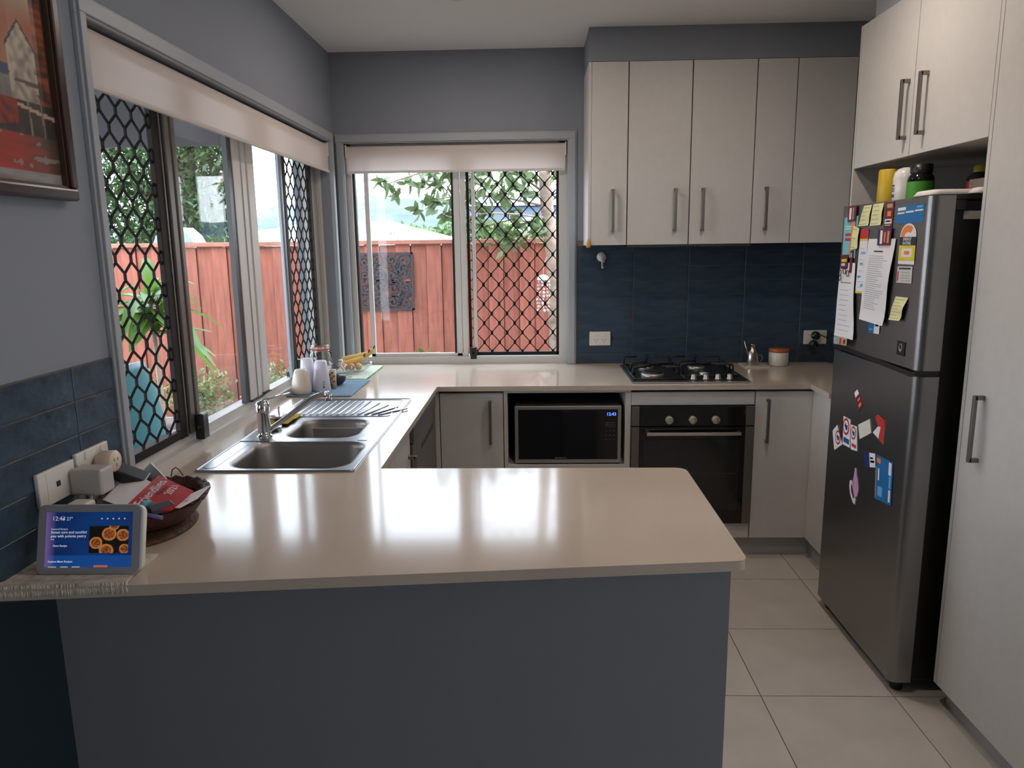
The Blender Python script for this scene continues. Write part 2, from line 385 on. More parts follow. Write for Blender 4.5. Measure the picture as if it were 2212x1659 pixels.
# window 2: facing the fence (plane y = .06)
w2 = thing('window_2', (.68, .06, .90), 'smaller window over the bench with one black grille and open sash', 'window', kind='structure')
put('frame', MB().box(BX0, BX1, .03, .13, .90, .943).box(BX0, BX0+.028, .03, .13, .943, BZ1).box(BX1-.045, BX1, .03, .13, .943, BZ1).box(BX0, BX1, .03, .13, BZ1-.05, BZ1), WALU, w2)
put('gasket', MB().box(BX0+.028, BX0+.042, .05, .08, .943, BZ1-.05), BLACK, w2)
s = put('sash', MB().box(.150, .176, .045, .068, .943, BZ1-.05, .003).box(.150, .70, .045, .068, .943, .962, .003).box(.655, .690, .045, .075, .943, BZ1-.05, .003).box(.693, .722, .04, .075, .943, BZ1-.05, .003), WALU, w2)
put('pane', MB().box(.176, .65, .054, .058, .962, BZ1-.05), GLASS, s)
put('gasket', MB().box(.643, .655, .046, .070, .962, BZ1-.05), BLACK, s)
f = put('security_screen', MB().box(.726, .742, .07, .10, .943, BZ1-.05).box(1.238, 1.254, .07, .10, .943, BZ1-.05).box(.726, 1.254, .07, .10, .943, .962), ALUD, w2)
put('diamond_mesh', grille('y', .082, .742, 1.238, .962, BZ1-.05, ph=.028, kn=.0155, kh=.0105), MESHM, f, kind='stuff')
put('guide_rod', MB().box(.757, .776, .045, .060, .99, BZ1-.05, .003), WALU, w2, label='pale upright stile in front of the grille')
lock(w2, .733, .772, .028, .062, .925, .995, ((.752, .028, .963), 'y'))

# ---------------------------------------------------------------- roller blinds
BL = bpy.data.materials.new('blind_fabric'); BL.use_nodes = True; n = BL.node_tree; b = n.nodes['Principled BSDF']; o = n.nodes['Material Output']
b.inputs['Base Color'].default_value = (.72, .64, .59, 1); b.inputs['Roughness'].default_value = .8
tl = n.nodes.new('ShaderNodeBsdfTranslucent'); tl.inputs[0].default_value = (.75, .70, .70, 1); mx = n.nodes.new('ShaderNodeMixShader'); mx.inputs[0].default_value = .22
n.links.new(b.outputs[0], mx.inputs[1]); n.links.new(tl.outputs[0], mx.inputs[2]); n.links.new(mx.outputs[0], o.inputs[0])
def blind(label, axis, a0, a1, d, zt, zb):
    c = ((a0+a1)/2, d) if axis == 'y' else (d, (a0+a1)/2)
    t = thing('roller_blind', (*c, zb), label, 'roller blind')
    r = .026; prof = [(r*math.cos(x), r*math.sin(x)) for x in [PI*.5-i*PI/8 for i in range(9)]]
    f = MB(); ring = []
    # fabric rolls over the tube and drops on the room side
    sgn = -1 if axis == 'y' else 1
    pts = [(sgn*(-.018), zt-.030)]+[(sgn*(-r*math.cos(i*PI/8)), zt-.028+r*math.sin(i*PI/8)) for i in range(9)]+[(sgn*r, zb+.012)]
    th = .0012
    for e in (0, 1):
        vs = []
    for k in range(len(pts)-1):
        (u0, v0), (u1, v1) = pts[k], pts[k+1]
        if axis == 'y': f.quad((a0, d+u0, v0), (a1, d+u0, v0), (a1, d+u1, v1), (a0, d+u1, v1))
        else: f.quad((d+u0, a0, v0), (d+u0, a1, v0), (d+u1, a1, v1), (d+u1, a0, v1))
    bmesh.ops.remove_doubles(f.bm, verts=f.bm.verts, dist=1e-5)
    put('fabric', f, BL, t, fix=False)
    u = sgn*r
    if axis == 'y':
        put('bottom_rail', MB().box(a0, a1, d+u-.006, d+u+.006, zb, zb+.014, .003), mat('blind_rail', (.62, .58, .54), .4), t)
        put('roller_tube', MB().cyl((a0, 0, 0), .022, a1-a0, 14, 'x') if 0 else MB().lathe([(.022, a0), (.022, a1)], (0, d, zt-.028), 14, True, 'x'), WHITEP, t)
        for q in (a0-.006, a1): put('bracket', MB().box(q, q+.006, d-.03, d+.03, zt-.07, zt, .001), WHITEP, t)
    else:
        put('bottom_rail', MB().box(d+u-.006, d+u+.006, a0, a1, zb, zb+.014, .003), mat('blind_rail', (.62, .58, .54), .4), t)
        put('roller_tube', MB().lathe([(.022, a0), (.022, a1)], (d, 0, zt-.028), 14, True, 'y'), WHITEP, t)
        for q in (a0-.006, a1): put('bracket', MB().box(d-.03, d+.03, q, q+.006, zt-.07, zt, .001), WHITEP, t)
blind('long white roller blind across the wide side window', 'x', WY0+.012, WY1-.012, -.026, BZ1-.006, 1.978)
blind('short white roller blind over the window facing the fence', 'y', BX0+.012, BX1-.012, .028, BZ1-.006, 1.982)

# ================================================================== BENCHTOPS AND CABINETS
outer = [(-.05, WY0+.001), (-.05, WY1-.001), (0, WY1-.001), (0, 0), (BX0+.001, 0), (BX0+.001, .03), (BX1-.001, .03), (BX1-.001, 0), (RW, 0), (RW, -.916), (2.444, -.916), (2.444, -.694),
         (.6304, -.694), (.6304, -2.045)]
def arc(cx, cy, r, a0, a1, n=6): return [(cx+r*math.cos(math.radians(a0+(a1-a0)*i/n)), cy+r*math.sin(math.radians(a0+(a1-a0)*i/n))) for i in range(n+1)]
outer += arc(1.5706-.035, -2.045-.035, .035, 90, 0) + arc(1.5706-.025, near(1.55)+.026, .025, 0, -88) + [(0, near(0))]
sinkhole = rrect(.085, .535, -2.055, -1.015, .02, 3)
bench = MB().slab(outer, [sinkhole], .876, .9)
put('benchtop', bench, QUARTZ, label='continuous cream stone benchtop wrapping the kitchen with the near peninsula', cat='benchtop')

def bar_handle(parent, axis, c, z0, z1, face, proj=.032):
    """square bar pull; axis = direction the door faces ('y' = towards -y, 'x' = towards -x, 'X' = towards +x)"""
    m = MB(); w_ = .0065
    if axis == 'y':
        m.box(c-w_, c+w_, face-proj, face-proj+.011, z0, z1, .0015)
        for z in (z0, z1-.013): m.box(c-w_, c+w_, face-proj+.005, face, z, z+.013)
    elif axis == 'x':
        m.box(face-proj, face-proj+.011, c-w_, c+w_, z0, z1, .0015)
        for z in (z0, z1-.013): m.box(face-proj+.005, face, c-w_, c+w_, z, z+.013)
    else:
        m.box(face+proj-.011, face+proj, c-w_, c+w_, z0, z1, .0015)
        for z in (z0, z1-.013): m.box(face, face+proj-.005, c-w_, c+w_, z, z+.013)
    return put('handle', m, HANDLE, parent)
G = .0026
# ---- overhead cupboards
UY, UZ0, UZ1 = -.369, 1.5725, 2.459
def upper(label, x0, x1, hx=None, left_panel=False, right=None):
    t = thing('overhead_cupboard', ((x0+x1)/2, -.18, UZ0), label, 'cupboard', 'overhead cupboards above the cooktop')
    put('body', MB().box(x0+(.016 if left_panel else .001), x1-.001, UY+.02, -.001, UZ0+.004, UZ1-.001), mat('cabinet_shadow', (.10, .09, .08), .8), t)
    if left_panel: put('end_panel', MB().box(x0, x0+.014, UY, -.001, UZ0, UZ1), CAB, t)
    d = put('door', MB().box(x0+(.0155 if left_panel else G), x1-G, UY, UY+.018, UZ0, UZ1, .001, 1), CAB, t)
    if hx: bar_handle(d, 'y', hx, 1.637, 1.850, UY)
    return t
upper('narrow overhead cupboard with handle at the left end of the row', 1.387, 1.585, 1.512, True)
upper('wide overhead cupboard with handle at its right edge', 1.585, 1.899, 1.826)
upper('wide overhead cupboard with handle at its left edge', 1.899, 2.214, 1.964)
upper('narrow overhead cupboard with handle, fourth from the window', 2.214, 2.410, 2.279)
upper('blind overhead cupboard without handle beside the tall unit', 2.410, 2.70)
rh = put('rangehood', MB().box(1.625, 2.224, -.345, -.03, 1.560, 1.5725, .002), mat('hood_grey', (.16, .155, .15), .5, .5), label='slim steel rangehood under the overhead cupboards', cat='rangehood')
for i in range(5): put('button', MB().box(1.86+i*.022, 1.868+i*.022, -.348, -.344, 1.558, 1.564), BLACK, rh)
# ---- base cabinets on the back run
FY, CZ0, CZ1 = -.674, .108, .862
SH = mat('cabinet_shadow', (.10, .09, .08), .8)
def base_y(label, x0, x1, hx=None, name='base_cupboard', z0=CZ0, z1=CZ1, body=True):
    t = thing(name, ((x0+x1)/2, -.34, 0.108), label, 'cupboard')
    if body: put('body', MB().box(x0+.001, x1-.001, FY+.019, -.01, z0, .872), SH, t)
    d = put('door', MB().box(x0+G, x1-G, FY, FY+.018, z0, z1, .001, 1), CAB, t)
    if hx: bar_handle(d, 'y', hx, .607, .826, FY)
    return t
put('filler_panel', MB().box(.612, .635, FY, -.60, CZ0, .874), CAB, label='narrow white filler strip in the inside corner by the dishwasher', cat='panel')
base_y('white base cupboard with handle left of the microwave', .6366, .9544, .889)
base_y('white base cupboard with handle right of the oven', 2.186, 2.471, 2.246)
t = thing('microwave_cabinet', (1.27, -.35, .108), 'white open shelf cabinet holding the microwave', 'cupboard')
put('body', MB().box(.956, .974, FY, -.05, CZ0, .874).box(1.554, 1.582, FY, -.05, CZ0, .874).box(.974, 1.554, FY, -.05, .862, .874).box(.974, 1.554, FY, -.05, .478, .493), CAB, t)
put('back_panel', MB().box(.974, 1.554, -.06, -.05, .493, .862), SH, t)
put('drawer', MB().box(.975, 1.553, FY, FY+.018, CZ0, .476, .001, 1), CAB, t)
t = thing('oven_cabinet', (1.884, -.35, .108), 'white cabinet surround above and below the oven', 'cupboard')
put('top_panel', MB().box(1.584, 2.183, FY, FY+.018, .797, .862, .001, 1), CAB, t); put('bottom_panel', MB().box(1.584, 2.183, FY, FY+.018, CZ0, .186, .001, 1), CAB, t)
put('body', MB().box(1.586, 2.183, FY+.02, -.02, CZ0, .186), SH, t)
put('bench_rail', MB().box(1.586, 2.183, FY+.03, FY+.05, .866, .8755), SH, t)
# right return
t = thing('base_cupboard', (2.6, -.79, .108), 'white return panel between the corner cupboard and the fridge', 'cupboard')
put('body', MB().box(2.484, RW-.01, -.915, -.675, CZ0, .872), SH, t); put('door', MB().box(2.464, 2.482, -.914, FY-.003, CZ0, .874, .001, 1), CAB, t)
put('kickboard', MB().box(.66, 2.514, -.624, -.60, 0, .108).box(2.504, 2.52, -.914, -.624, 0, .108), KICK, label='grey kickboard under the base cupboards by the oven', cat='kickboard')
# ---- left run
LXF = .61
def base_X(label, y0, y1, hys=()):
    t = thing('base_cupboard', (.3, (y0+y1)/2, .108), label, 'cupboard')
    for i, (a_, b_) in enumerate(((y0, (y0+y1)/2), ((y0+y1)/2, y1)) if len(hys) == 2 else ((y0, y1),)):
        d = put('door', MB().box(LXF-.018, LXF, a_+G, b_-G, CZ0, CZ1, .001, 1), CAB, t)
        if hys: bar_handle(d, 'X', hys[i], .56, .765, LXF)
    put('body', MB().box(.02, LXF-.02, y0+.001, y0+.016, CZ0, .872).box(.02, LXF-.02, y1-.016, y1-.001, CZ0, .872).box(.02, LXF-.02, y0+.016, y1-.016, CZ0, .12), CABIN, t)
base_X('white cupboard under the sink, mostly hidden by the peninsula', -2.045, -1.397, (-1.60, -1.44))
t = thing('dishwasher', (.3, -1.05, .02), 'grey steel dishwasher beside the sink cupboard', 'dishwasher')
put('body', MB().box(.03, .585, -1.385, -.725, .03, .868), BLACKM, t)
put('control_strip', MB().box(.586, .624, -1.385, -.725, .800, .868, .003), mat('dishwasher_strip', (.20, .19, .20), .35, .8), t)
dd = put('door', MB().box(.586, .618, -1.385, -.725, .11, .795, .003), mat('dishwasher_steel', (.27, .25, .24), .36, .9), t)
put('handle_slot', MB().box(.612, .6195, -1.16, -.80, .715, .745, .003), BLACK, dd)
put('kickboard', MB().box(.56, .575, -2.04, -1.392, 0, .108), KICK, label='grey kickboard under the sink run', cat='kickboard')

# ---- tall units on the right
TZ0, TZ1 = .085, 2.450
t = thing('fridge_surround', (2.8, -1.4, 0), 'white tall housing around the fridge with two doors above it', 'cupboard')
put('end_panel', MB().box(XR, RW-.001, -.934, -.918, 0, TZ1), CAB, t)
put('end_panel', MB().box(XR, RW-.001, -1.903, -1.887, TZ0, TZ1).box(XR+.05, RW-.001, -1.903, -1.887, 0, TZ0), CAB, t)
put('body', MB().box(XR+.022, RW-.002, -1.886, -.935, 1.880, TZ1-.001), CABIN, t)
put('back_panel', MB().box(RW-.02, RW-.001, -1.886, -.935, 0, 1.88), CABIN, t)
for (a_, b_, hy) in ((-1.402, -.936, -1.369), (-1.885, -1.405, -1.499)):
    d = put('door', MB().box(XR, XR+.018, a_+G*.4, b_-G*.4, 1.879, TZ1, .0008, 1), CAB, t); bar_handle(d, 'x', hy, 1.94, 2.15, XR)
t = thing('pantry', (2.8, -2.5, 0), 'tall white pantry cupboard with long handle at the right edge', 'cupboard')
put('body', MB().box(XR+.022, RW-.002, -3.14, -1.904, TZ0, TZ1-.001), SH, t)
for (a_, b_, hy) in ((-2.52, -1.9045, -2.0), (-3.139, -2.523, None)):
    d = put('door', MB().box(XR, XR+.018, a_, b_-.001, TZ0, TZ1, .0008, 1), CAB, t)
    if hy: bar_handle(d, 'x', hy, .90, 1.11, XR)
put('kickboard', MB().box(2.522, 2.54, -3.14, -1.905, 0, TZ0), KICK, t)

# ================================================================== APPLIANCES
# ---- microwave
t = thing('microwave', (1.273, -.42, .493), 'silver and black microwave showing 12:43 in the open shelf', 'microwave')
put('body', MB().box(1.012, 1.534, -.64, -.16, .503, .80, .004), BLACKM, t)
put('foot', MB().box(1.04, 1.07, -.62, -.58, .493, .503), BLACKM, t); put('foot', MB().box(1.47, 1.50, -.62, -.58, .493, .503), BLACKM, t)
put('front_frame', MB().box(1.008, 1.538, -.662, -.64, .500, .793, .004), mat('microwave_silver', (.42, .40, .37), .35, .7), t)
put('door_glass', MB().box(1.026, 1.440, -.665, -.655, .520, .775, .001), BGLASS, t)
cp = put('control_panel', MB().box(1.4405, 1.520, -.665, -.655, .520, .775, .001), BGLASS, t)
BLUE = mat('blue_digits', (.10, .22, 1.0), .5, emit=1.6)
text('12:43', .022, (1.463, -.6656, .744), (1,0,0), (0,0,1), BLUE, cp, 'clock_digits', bold=.0004)
text('SAMSUNG', .0125, (1.207, -.6656, .524), (1,0,0), (0,0,1), mat('faint_lettering', (.25, .25, .25), .5), t, sx=1.05)
for r in range(4):
    for c_ in range(3): put('key', MB().box(1.458+c_*.019, 1.468+c_*.019, -.6655, -.664, .62+r*.022, .624+r*.022), mat('key_print', (.10, .10, .10), .5), cp)
for r in range(3): put('key', MB().box(1.456, 1.508, -.6655, -.664, .545+r*.016, .549+r*.016) if r == 9 else MB().box(1.456, 1.508, -.6655, -.664, .705-r*.010, .709-r*.010), mat('key_print', (.10, .10, .10), .5), cp)
# ---- oven
t = thing('oven', (1.884, -.4, .188), 'built-in black oven with three round knobs and steel bar handle', 'oven')
put('body', MB().box(1.592, 2.176, FY+.001, -.12, .190, .795), BLACKM, t)
SIDE = mat('oven_side_trim', (.19, .175, .155), .4, .7)
for x0, x1 in ((1.585, 1.623), (2.141, 2.182)):
    put('trim_strip', MB().box(x0, x1, FY-.018, FY, .696, .792, .002), SIDE, t); put('trim_strip', MB().box(x0, x1, FY-.018, FY, .190, .690, .002), SIDE, t)
cp = put('control_panel', MB().box(1.623, 2.141, FY-.018, FY, .696, .792, .002), BGLASS, t)
for x in (1.767, 1.881, 1.992):
    k = put('knob', MB().lathe([(.0195, 0), (.0195, -.018), (.017, -.021), (.001, -.021)], (x, FY-.018, .728), 24, False, 'y'), mat('knob_steel', (.55, .50, .44), .3, .6), cp)
    put('pointer', MB().box(x-.003, x+.003, FY-.043, FY-.038, .712, .744, .001), mat('knob_steel', (.5, .5, .5)), k)
dr = put('door', MB().box(1.623, 2.141, FY-.018, FY, .190, .690, .002), BGLASS, t)
put('window', MB().box(1.645, 2.115, FY-.0195, FY-.017, .26, .625), OVGLASS, dr)
put('handle', MB().box(1.655, 2.112, FY-.055, FY-.043, .655, .671, .002).box(1.655, 1.668, FY-.05, FY-.018, .656, .670).box(2.099, 2.112, FY-.05, FY-.018, .656, .670), mat('oven_handle', (.62, .57, .50), .25, .9), dr)
put('rack', MB().box(1.66, 2.10, FY-.0199, FY-.0194, .452, .454), mat('rack_line', (.05, .05, .045), .5), dr)
# ---- gas cooktop
t = thing('gas_cooktop', (1.885, -.36, .9), 'black and steel gas cooktop with four burners and cast trivets', 'cooktop')
put('steel_tray', MB().box(1.588, 2.172, -.652, -.105, .9, .9085, .003), STEEL, t)
put('enamel_top', MB().box(1.598, 2.162, -.618, -.112, .9085, .911, .001), BLACK, t)
cast = mat('cast_iron', (.012, .012, .012), .55); alb = mat('burner_alloy', (.50, .48, .45), .35, .8)
for x, y, r in ((1.715, -.475, .058), (1.715, -.245, .042), (1.985, -.255, .045), (1.985, -.455, .026)):
    b_ = put('burner', MB().lathe([(r, 0), (r, .010), (r*.9, .014), (r*.3, .014)], (x, y, .911), 28), alb, t)
    put('burner_cap', MB().lathe([(r*.86, .0), (r*.86, .006), (r*.75, .010), (.001, .010)], (x, y, .925), 24), cast, b_)
for x in (1.902, 1.963, 2.022, 2.080):
    k = put('knob', MB().lathe([(.016, 0), (.015, .004), (.0125, .006), (.012, .022), (.010, .024), (.001, .024)], (x, -.592, .911), 20), alb, t)
    put('grip', MB().box(x-.003, x+.003, -.603, -.581, .925, .938, .001), alb, k)
def trivet(x0, x1, y0, y1, c1, c2):
    m = MB(); r = .0050; z = .957; zb = .912
    xm = (x0+x1)/2
    for y in (y1, y0+.10 if y1-y0 > .3 else y0):
        m.tube([(x0, y, zb), (x0, y, z-.012), (x0+.004, y, z-.003), (x0+.012, y, z), (xm-.055, y, z)], r, 6)
        m.tube([(x1, y, zb), (x1, y, z-.012), (x1-.004, y, z-.003), (x1-.012, y, z), (xm+.045, y, z)], r, 6)
    for y in c2:
        m.tube([(x0+.012, y, zb), (x0+.012, y, z-.010), (x0+.022, y, z), (xm-.03, y, z)], r, 6); m.tube([(x1-.012, y, zb), (x1-.012, y, z-.010), (x1-.022, y, z), (xm+.03, y, z)], r, 6)
    m.tube([(x0, y0, .914), (x0, y1, .914)], r, 6); m.tube([(x1, y0, .914), (x1, y1, .914)], r, 6); m.tube([(x0, y1, .914), (x1, y1, .914)], r, 6); m.tube([(x0, y0, .914), (x1, y0, .914)], r*.9, 6)
    m.tube([(xm, y1, .914), (xm, y1, z+.012), (xm+.004, y1-.02, z)], r*.8, 6); m.tube([(xm, y1, z), (xm, y1-.05, z)], r, 6)
    return m
put('trivet', trivet(1.610, 1.862, -.600, -.130, 0, (-.34, -.47)), cast, t)
put('trivet', trivet(1.870, 2.140, -.520, -.130, 0, (-.30, -.40)), cast, t)

# ---- sink
t = thing('sink', (.305, -1.535, .9), 'stainless steel sink with two bowls and a ribbed drainer', 'sink')
b1 = rrect(.135, .525, -2.048, -1.735, .075, 6); b2 = rrect(.190, .463, -1.675, -1.395, .07, 6)
put('deck', MB().slab(rrect(.055, .556, -2.083, -.993, .012, 3), [b1, b2], .9003, .9035), SINKM, t)
def rim(poly, r, z): return MB().tube([(x, y, z) for x, y in poly]+[(poly[0][0], poly[0][1], z), (poly[1][0], poly[1][1], z)], r, 6)
put('rim', rim(rrect(.060, .551, -2.078, -.998, .014, 4), .0035, .9035), SINKM, t)
for nm, (x0, x1, y0, y1, rr) in (('bowl', (.135, .525, -2.048, -1.735, .075)), ('bowl', (.190, .463, -1.675, -1.395, .07))):
    rings = []
    for d, z in ((-.003, .9045), (.002, .902), (.006, .885), (.012, .76), (.03, .735), (.06, .73)):
        rings.append([(x, y, z) for x, y in rrect(x0+d, x1-d, y0+d, y1-d, max(.02, rr-d*.5), 6)])
    m = MB().loft(rings, caps=False); m._add(rings[-1], [tuple(range(len(rings[-1])))])
    bo = put(nm, m, BOWLM, t, fix=False)
    put('drain', MB().lathe([(.04, 0), (.035, .003), (.001, .003)], ((x0+x1)/2, (y0+y1)/2, .731), 20), STEEL, bo)
put('drainer_tray', rim(rrect(.105, .520, -1.345, -1.020, .02, 4), .0025, .904), SINKM, t)
for i in range(13):
    u = i/12; x0, y0 = .135+.335*u, -1.325; x1, y1 = .135+.345*u+.02*u, -1.05
    if u > .65: x1 += .035*(u-.65)/.35*2; y1 = -1.05 - (u-.65)/.35*.16
    put('drainer_rib', MB().tube([(x0, y0, .9035), (x0+(x1-x0)*.06, y0+(y1-y0)*.06, .906), (x1, y1, .906), (x1+.001, y1+.006, .9035)], [.002, .006, .0055, .002], 8, .6), SINKM, t)
put('tap_ledge', MB().box(.060, .168, -1.728, -1.690, .9035, .906, .001).slab(rrect(.068, .108, -2.05, -1.75, .015, 4), [], .9036, .9046), SINKM, t)
put('overflow', MB().box(.480, .515, -1.72, -1.675, .9036, .905, .001), STEEL, t)
t = thing('kitchen_tap', (.125, -1.655, .9035), 'chrome mixer tap with a long raised swivel spout', 'tap')
put('body', MB().lathe([(.030, 0), (.030, .004), (.0235, .008), (.0225, .02), (.0225, .088), (.024, .092)], (.125, -1.655, .9035), 28), CHROME, t)
put('cap', MB().lathe([(.0242, .0), (.0245, .020), (.022, .034), (.012, .040), (.001, .041)], (.125, -1.655, .9965), 28), CHROME, t)
put('lever', MB().tube([(.104, -1.665, 1.022), (.125, -1.655, 1.036), (.160, -1.62, 1.043), (.198, -1.575, 1.050)], [.010, .013, .009, .006], 10, .4), CHROME, t)
put('spout', MB().tube([(.137, -1.648, .925), (.150, -1.643, .932), (.225, -1.622, .985), (.285, -1.606, 1.030), (.305, -1.600, 1.040), (.325, -1.595, 1.046), (.352, -1.588, 1.046)], [.010, .0095, .0095, .0095, .0098, .010, .0112], 12), CHROME, t)
put('nozzle', MB().lathe([(.0115, 0), (.0115, .024)], (.348, -1.589, 1.022), 16, True), CHROME, t)
# cloth and plugs behind the tap
YC = mat('yellow_cloth', (.50, .34, .03), .9, bump=.3, bscale=80)
def cloth(x0, x1, y0, y1, z, amp, sx, sy, seed, th=.003, skew=0, n=18):
    m = MB(); vs = []; random.seed(seed)
    for lay in (0, 1):
        for j in range(n+1):
            for i in range(n+1):
                u, v = i/n, j/n; x = x0+(x1-x0)*u+skew*v; y = y0+(y1-y0)*v
                vs.append((x+noise(v*3+seed, 1)*.004, y+noise(u*3+seed, 2)*.004, z+amp*(.5+.5*noise(x*sx+seed, y*sy))+(th if lay else 0)))
    N1 = n+1; off = N1*N1; f = []
    for j in range(n):
        for i in range(n):
            a_, b_, c_, d_ = j*N1+i, j*N1+i+1, (j+1)*N1+i+1, (j+1)*N1+i
            f.append((a_, d_, c_, b_)); f.append((a_+off, b_+off, c_+off, d_+off))
    for i in range(n):
        for a_, b_ in ((i, i+1), (n*N1+i+1, n*N1+i), ((i+1)*N1, i*N1), (i*N1+n, (i+1)*N1+n)): f.append((a_, b_, b_+off, a_+off))
    m._add(vs, f, True); return m
put('cloth', cloth(.062, .158, -1.50, -1.33, .9045, .012, 40, 30, 3), YC, label='crumpled yellow cloth behind the tap', cat='cloth')
t = thing('sink_plug', (.10, -1.44, .917), 'steel basket plug with upright stem resting on the yellow cloth', 'sink plug')
put('strainer', MB().lathe([(.022, 0), (.030, .008), (.036, .010), (.036, .013), (.006, .012), (.001, .012)], (.105, -1.44, .918), 24), STEEL, t)
put('stem', MB().lathe([(.004, 0), (.004, .034), (.0055, .034), (.0055, .040), (.001, .040)], (.105, -1.44, .929), 12), CHROME, t)
t = thing('sink_plug', (.10, -1.56, .9035), 'second steel basket plug lying right behind the tap body', 'sink plug')
put('strainer', MB().lathe([(.026, 0), (.034, .008), (.038, .010), (.038, .013), (.010, .012), (.001, .016)], (.115, -1.555, .9038), 24), STEEL, t)

# ================================================================== FRIDGE
FX = 2.354
t = thing('fridge', (2.75, -1.49, 0), 'tall stainless fridge with top freezer covered in papers and magnets', 'fridge')
put('body', MB().box(2.427, 3.08, -1.822, -1.158, .045, 1.700, .004), mat('fridge_side_black', (.010, .0095, .009), .4), t)
def door_poly(y0, y1):
    # near vertical edge is a wide soft roll, far edge a small one
    return [(2.425, y1), (2.365, y1)]+[(FX, y1-.008)]+[(FX-.0015, (y0+y1)/2)]+[(FX, y0+.042), (FX-.003, y0+.038)] + arc(FX+.024, y0+.027, .027, 180, 270, 9) + [(2.425, y0)]
for z0, z1, nm in ((1.158, 1.713, 'freezer_door'), (.045, 1.138, 'fridge_door')):
    d = put(nm, MB().prism(door_poly(-1.836, -1.155), z0, z1), FRIDGE, t)
    bv = None
put('handle_recess', MB().box(2.372, 2.425, -1.83, -1.16, 1.136, 1.160), BLACK, t)
lp = [(-1.835, 1.152), (-1.80, 1.146), (-1.65, 1.150), (-1.45, 1.156), (-1.16, 1.160)]
m = MB(); m.prism([(y, z-.012) for y, z in lp]+[(y, z+.004) for y, z in lp[::-1]], FX-.006, FX+.03, 'yz'); put('handle_lip', m, BLACK, t)
put('hinge_cover', MB().box(2.375, 2.56, -1.835, -1.745, 1.7, 1.716, .003), BLACK, t)
put('hinge', MB().box(2.39, 2.46, -1.833, -1.80, 1.668, 1.700, .002), BLACK, t)
put('foot', MB().cyl((2.40, -1.79, 0), .022, .045, 14), BLACK, t); put('foot', MB().cyl((2.40, -1.20, 0), .022, .045, 14), BLACK, t); put('foot', MB().cyl((3.0, -1.79, 0), .022, .045, 14), BLACK, t)
put('foot', MB().cyl((3.0, -1.20, 0), .022, .045, 14), BLACK, t)
put('side_sticker', MB().box(2.46, 2.60, -1.8235, -1.822, 1.640, 1.665), mat('sticker_grey', (.55, .54, .50), .5), t); put('side_sticker', MB().box(2.515, 2.62, -1.8235, -1.822, 1.608, 1.630), MATS['sticker_grey'], t)
bd = put('badge', MB().prism([(-1.745, 1.193), (-1.692, 1.193), (-1.692, 1.241), (-1.745, 1.241)], FX-.003, FX, 'yz'), BLACK, t, label='small black badge on the freezer door')
put('badge_emblem', MB().tube([(FX-.0035, -1.718+.010*math.cos(a_), 1.220+.012*math.sin(a_)) for a_ in [i*PI/6 for i in range(13)]], .0012, 5).box(FX-.004, FX-.003, -1.722, -1.716, 1.205, 1.215), mat('badge_grey', (.45, .44, .42), .4), bd)

# ---- things stuck on the fridge (plane x = FX); quads given as (y, z) corners
R_ = (0, -1, 0)
def stick(name, label, cat, q, m, th=.0012, off=0, group=None, curl=0, prints=()):
    x1 = FX-.0016-off; n = 10
    if curl:
        mb = MB(); TL, TR, BR, BLc = [Vector((0, *p)) for p in q]; vs = []
        for lay in (0, 1):
            for j in range(n+1):
                for i in range(n+1):
                    u, v = i/n, j/n; p = (TL*(1-u)+TR*u)*(1-v)+(BLc*(1-u)+BR*u)*v
                    vs.append((x1-lay*.0005-curl*(v**1.3)*(.35+.65*u)*(.75+.4*math.sin(v*5.5)), p.y, p.z))
        N1 = n+1; o2 = N1*N1; f = []
        for j in range(n):
            for i in range(n):
                a_, b_, c_, d_ = j*N1+i, j*N1+i+1, (j+1)*N1+i+1, (j+1)*N1+i; f += [(a_, b_, c_, d_), (a_+o2, d_+o2, c_+o2, b_+o2)]
        mb._add(vs, f, True)
    else: mb = MB().prism([tuple(p) for p in q], x1-th, x1, 'yz')
    o = put(name, mb, m, label=label, cat=cat, group=group)
    TL, TR, BR, BLc = [Vector((0, *p)) for p in (q if len(q) == 4 else q[:4])]
    for k, (u0, u1, v0, v1, pm) in enumerate(prints):
        def pt(u, v): return (TL*(1-u)+TR*u)*(1-v)+(BLc*(1-u)+BR*u)*v
        def xx(u, v): return x1-th-.0001-(curl*(v**1.3)*(.35+.65*u)*(.75+.4*math.sin(v*5.5))+.0002 if curl else 0)
        poly = [(u0, v0), (u1, v0), (u1, v1), (u0, v1)]; ps = [(xx(u, v)-.0003, pt(u, v).y, pt(u, v).z) for u, v in poly]
        mb = MB().quad(*ps); put('print', mb, pm, o, fix=False)
    return o
def lines(n, u0=.1, u1=.9, v0=.1, v1=.9, h=.02, m=INK, seed=1):
    random.seed(seed); return [(u0, u0+(u1-u0)*random.uniform(.55, 1), v0+(v1-v0)*i/max(1, n-1), v0+(v1-v0)*i/max(1, n-1)+h, m) for i in range(n)]
MAROON = mat('maroon_print', (.16, .015, .03), .45); BLUEC = mat('blue_card', (.012, .16, .42), .45); TEAL = mat('teal_card', (.20, .55, .62), .5); REDC = mat('red_card', (.55, .03, .03), .5)
YEL = mat('yellow_card', (.72, .62, .06), .5); ORNG = mat('orange_card', (.85, .25, .06), .5); DBLUE = mat('dark_blue_card', (.02, .03, .16), .45); SKYB = mat('light_blue_print', (.15, .45, .80), .5)
GREYL = mat('label_grey', (.62, .60, .58), .5); PINK = mat('pink_magnet', (.62, .36, .55), .5); TAN = mat('tan_print', (.50, .36, .22), .5)
gp = 'papers and magnets on the fridge'
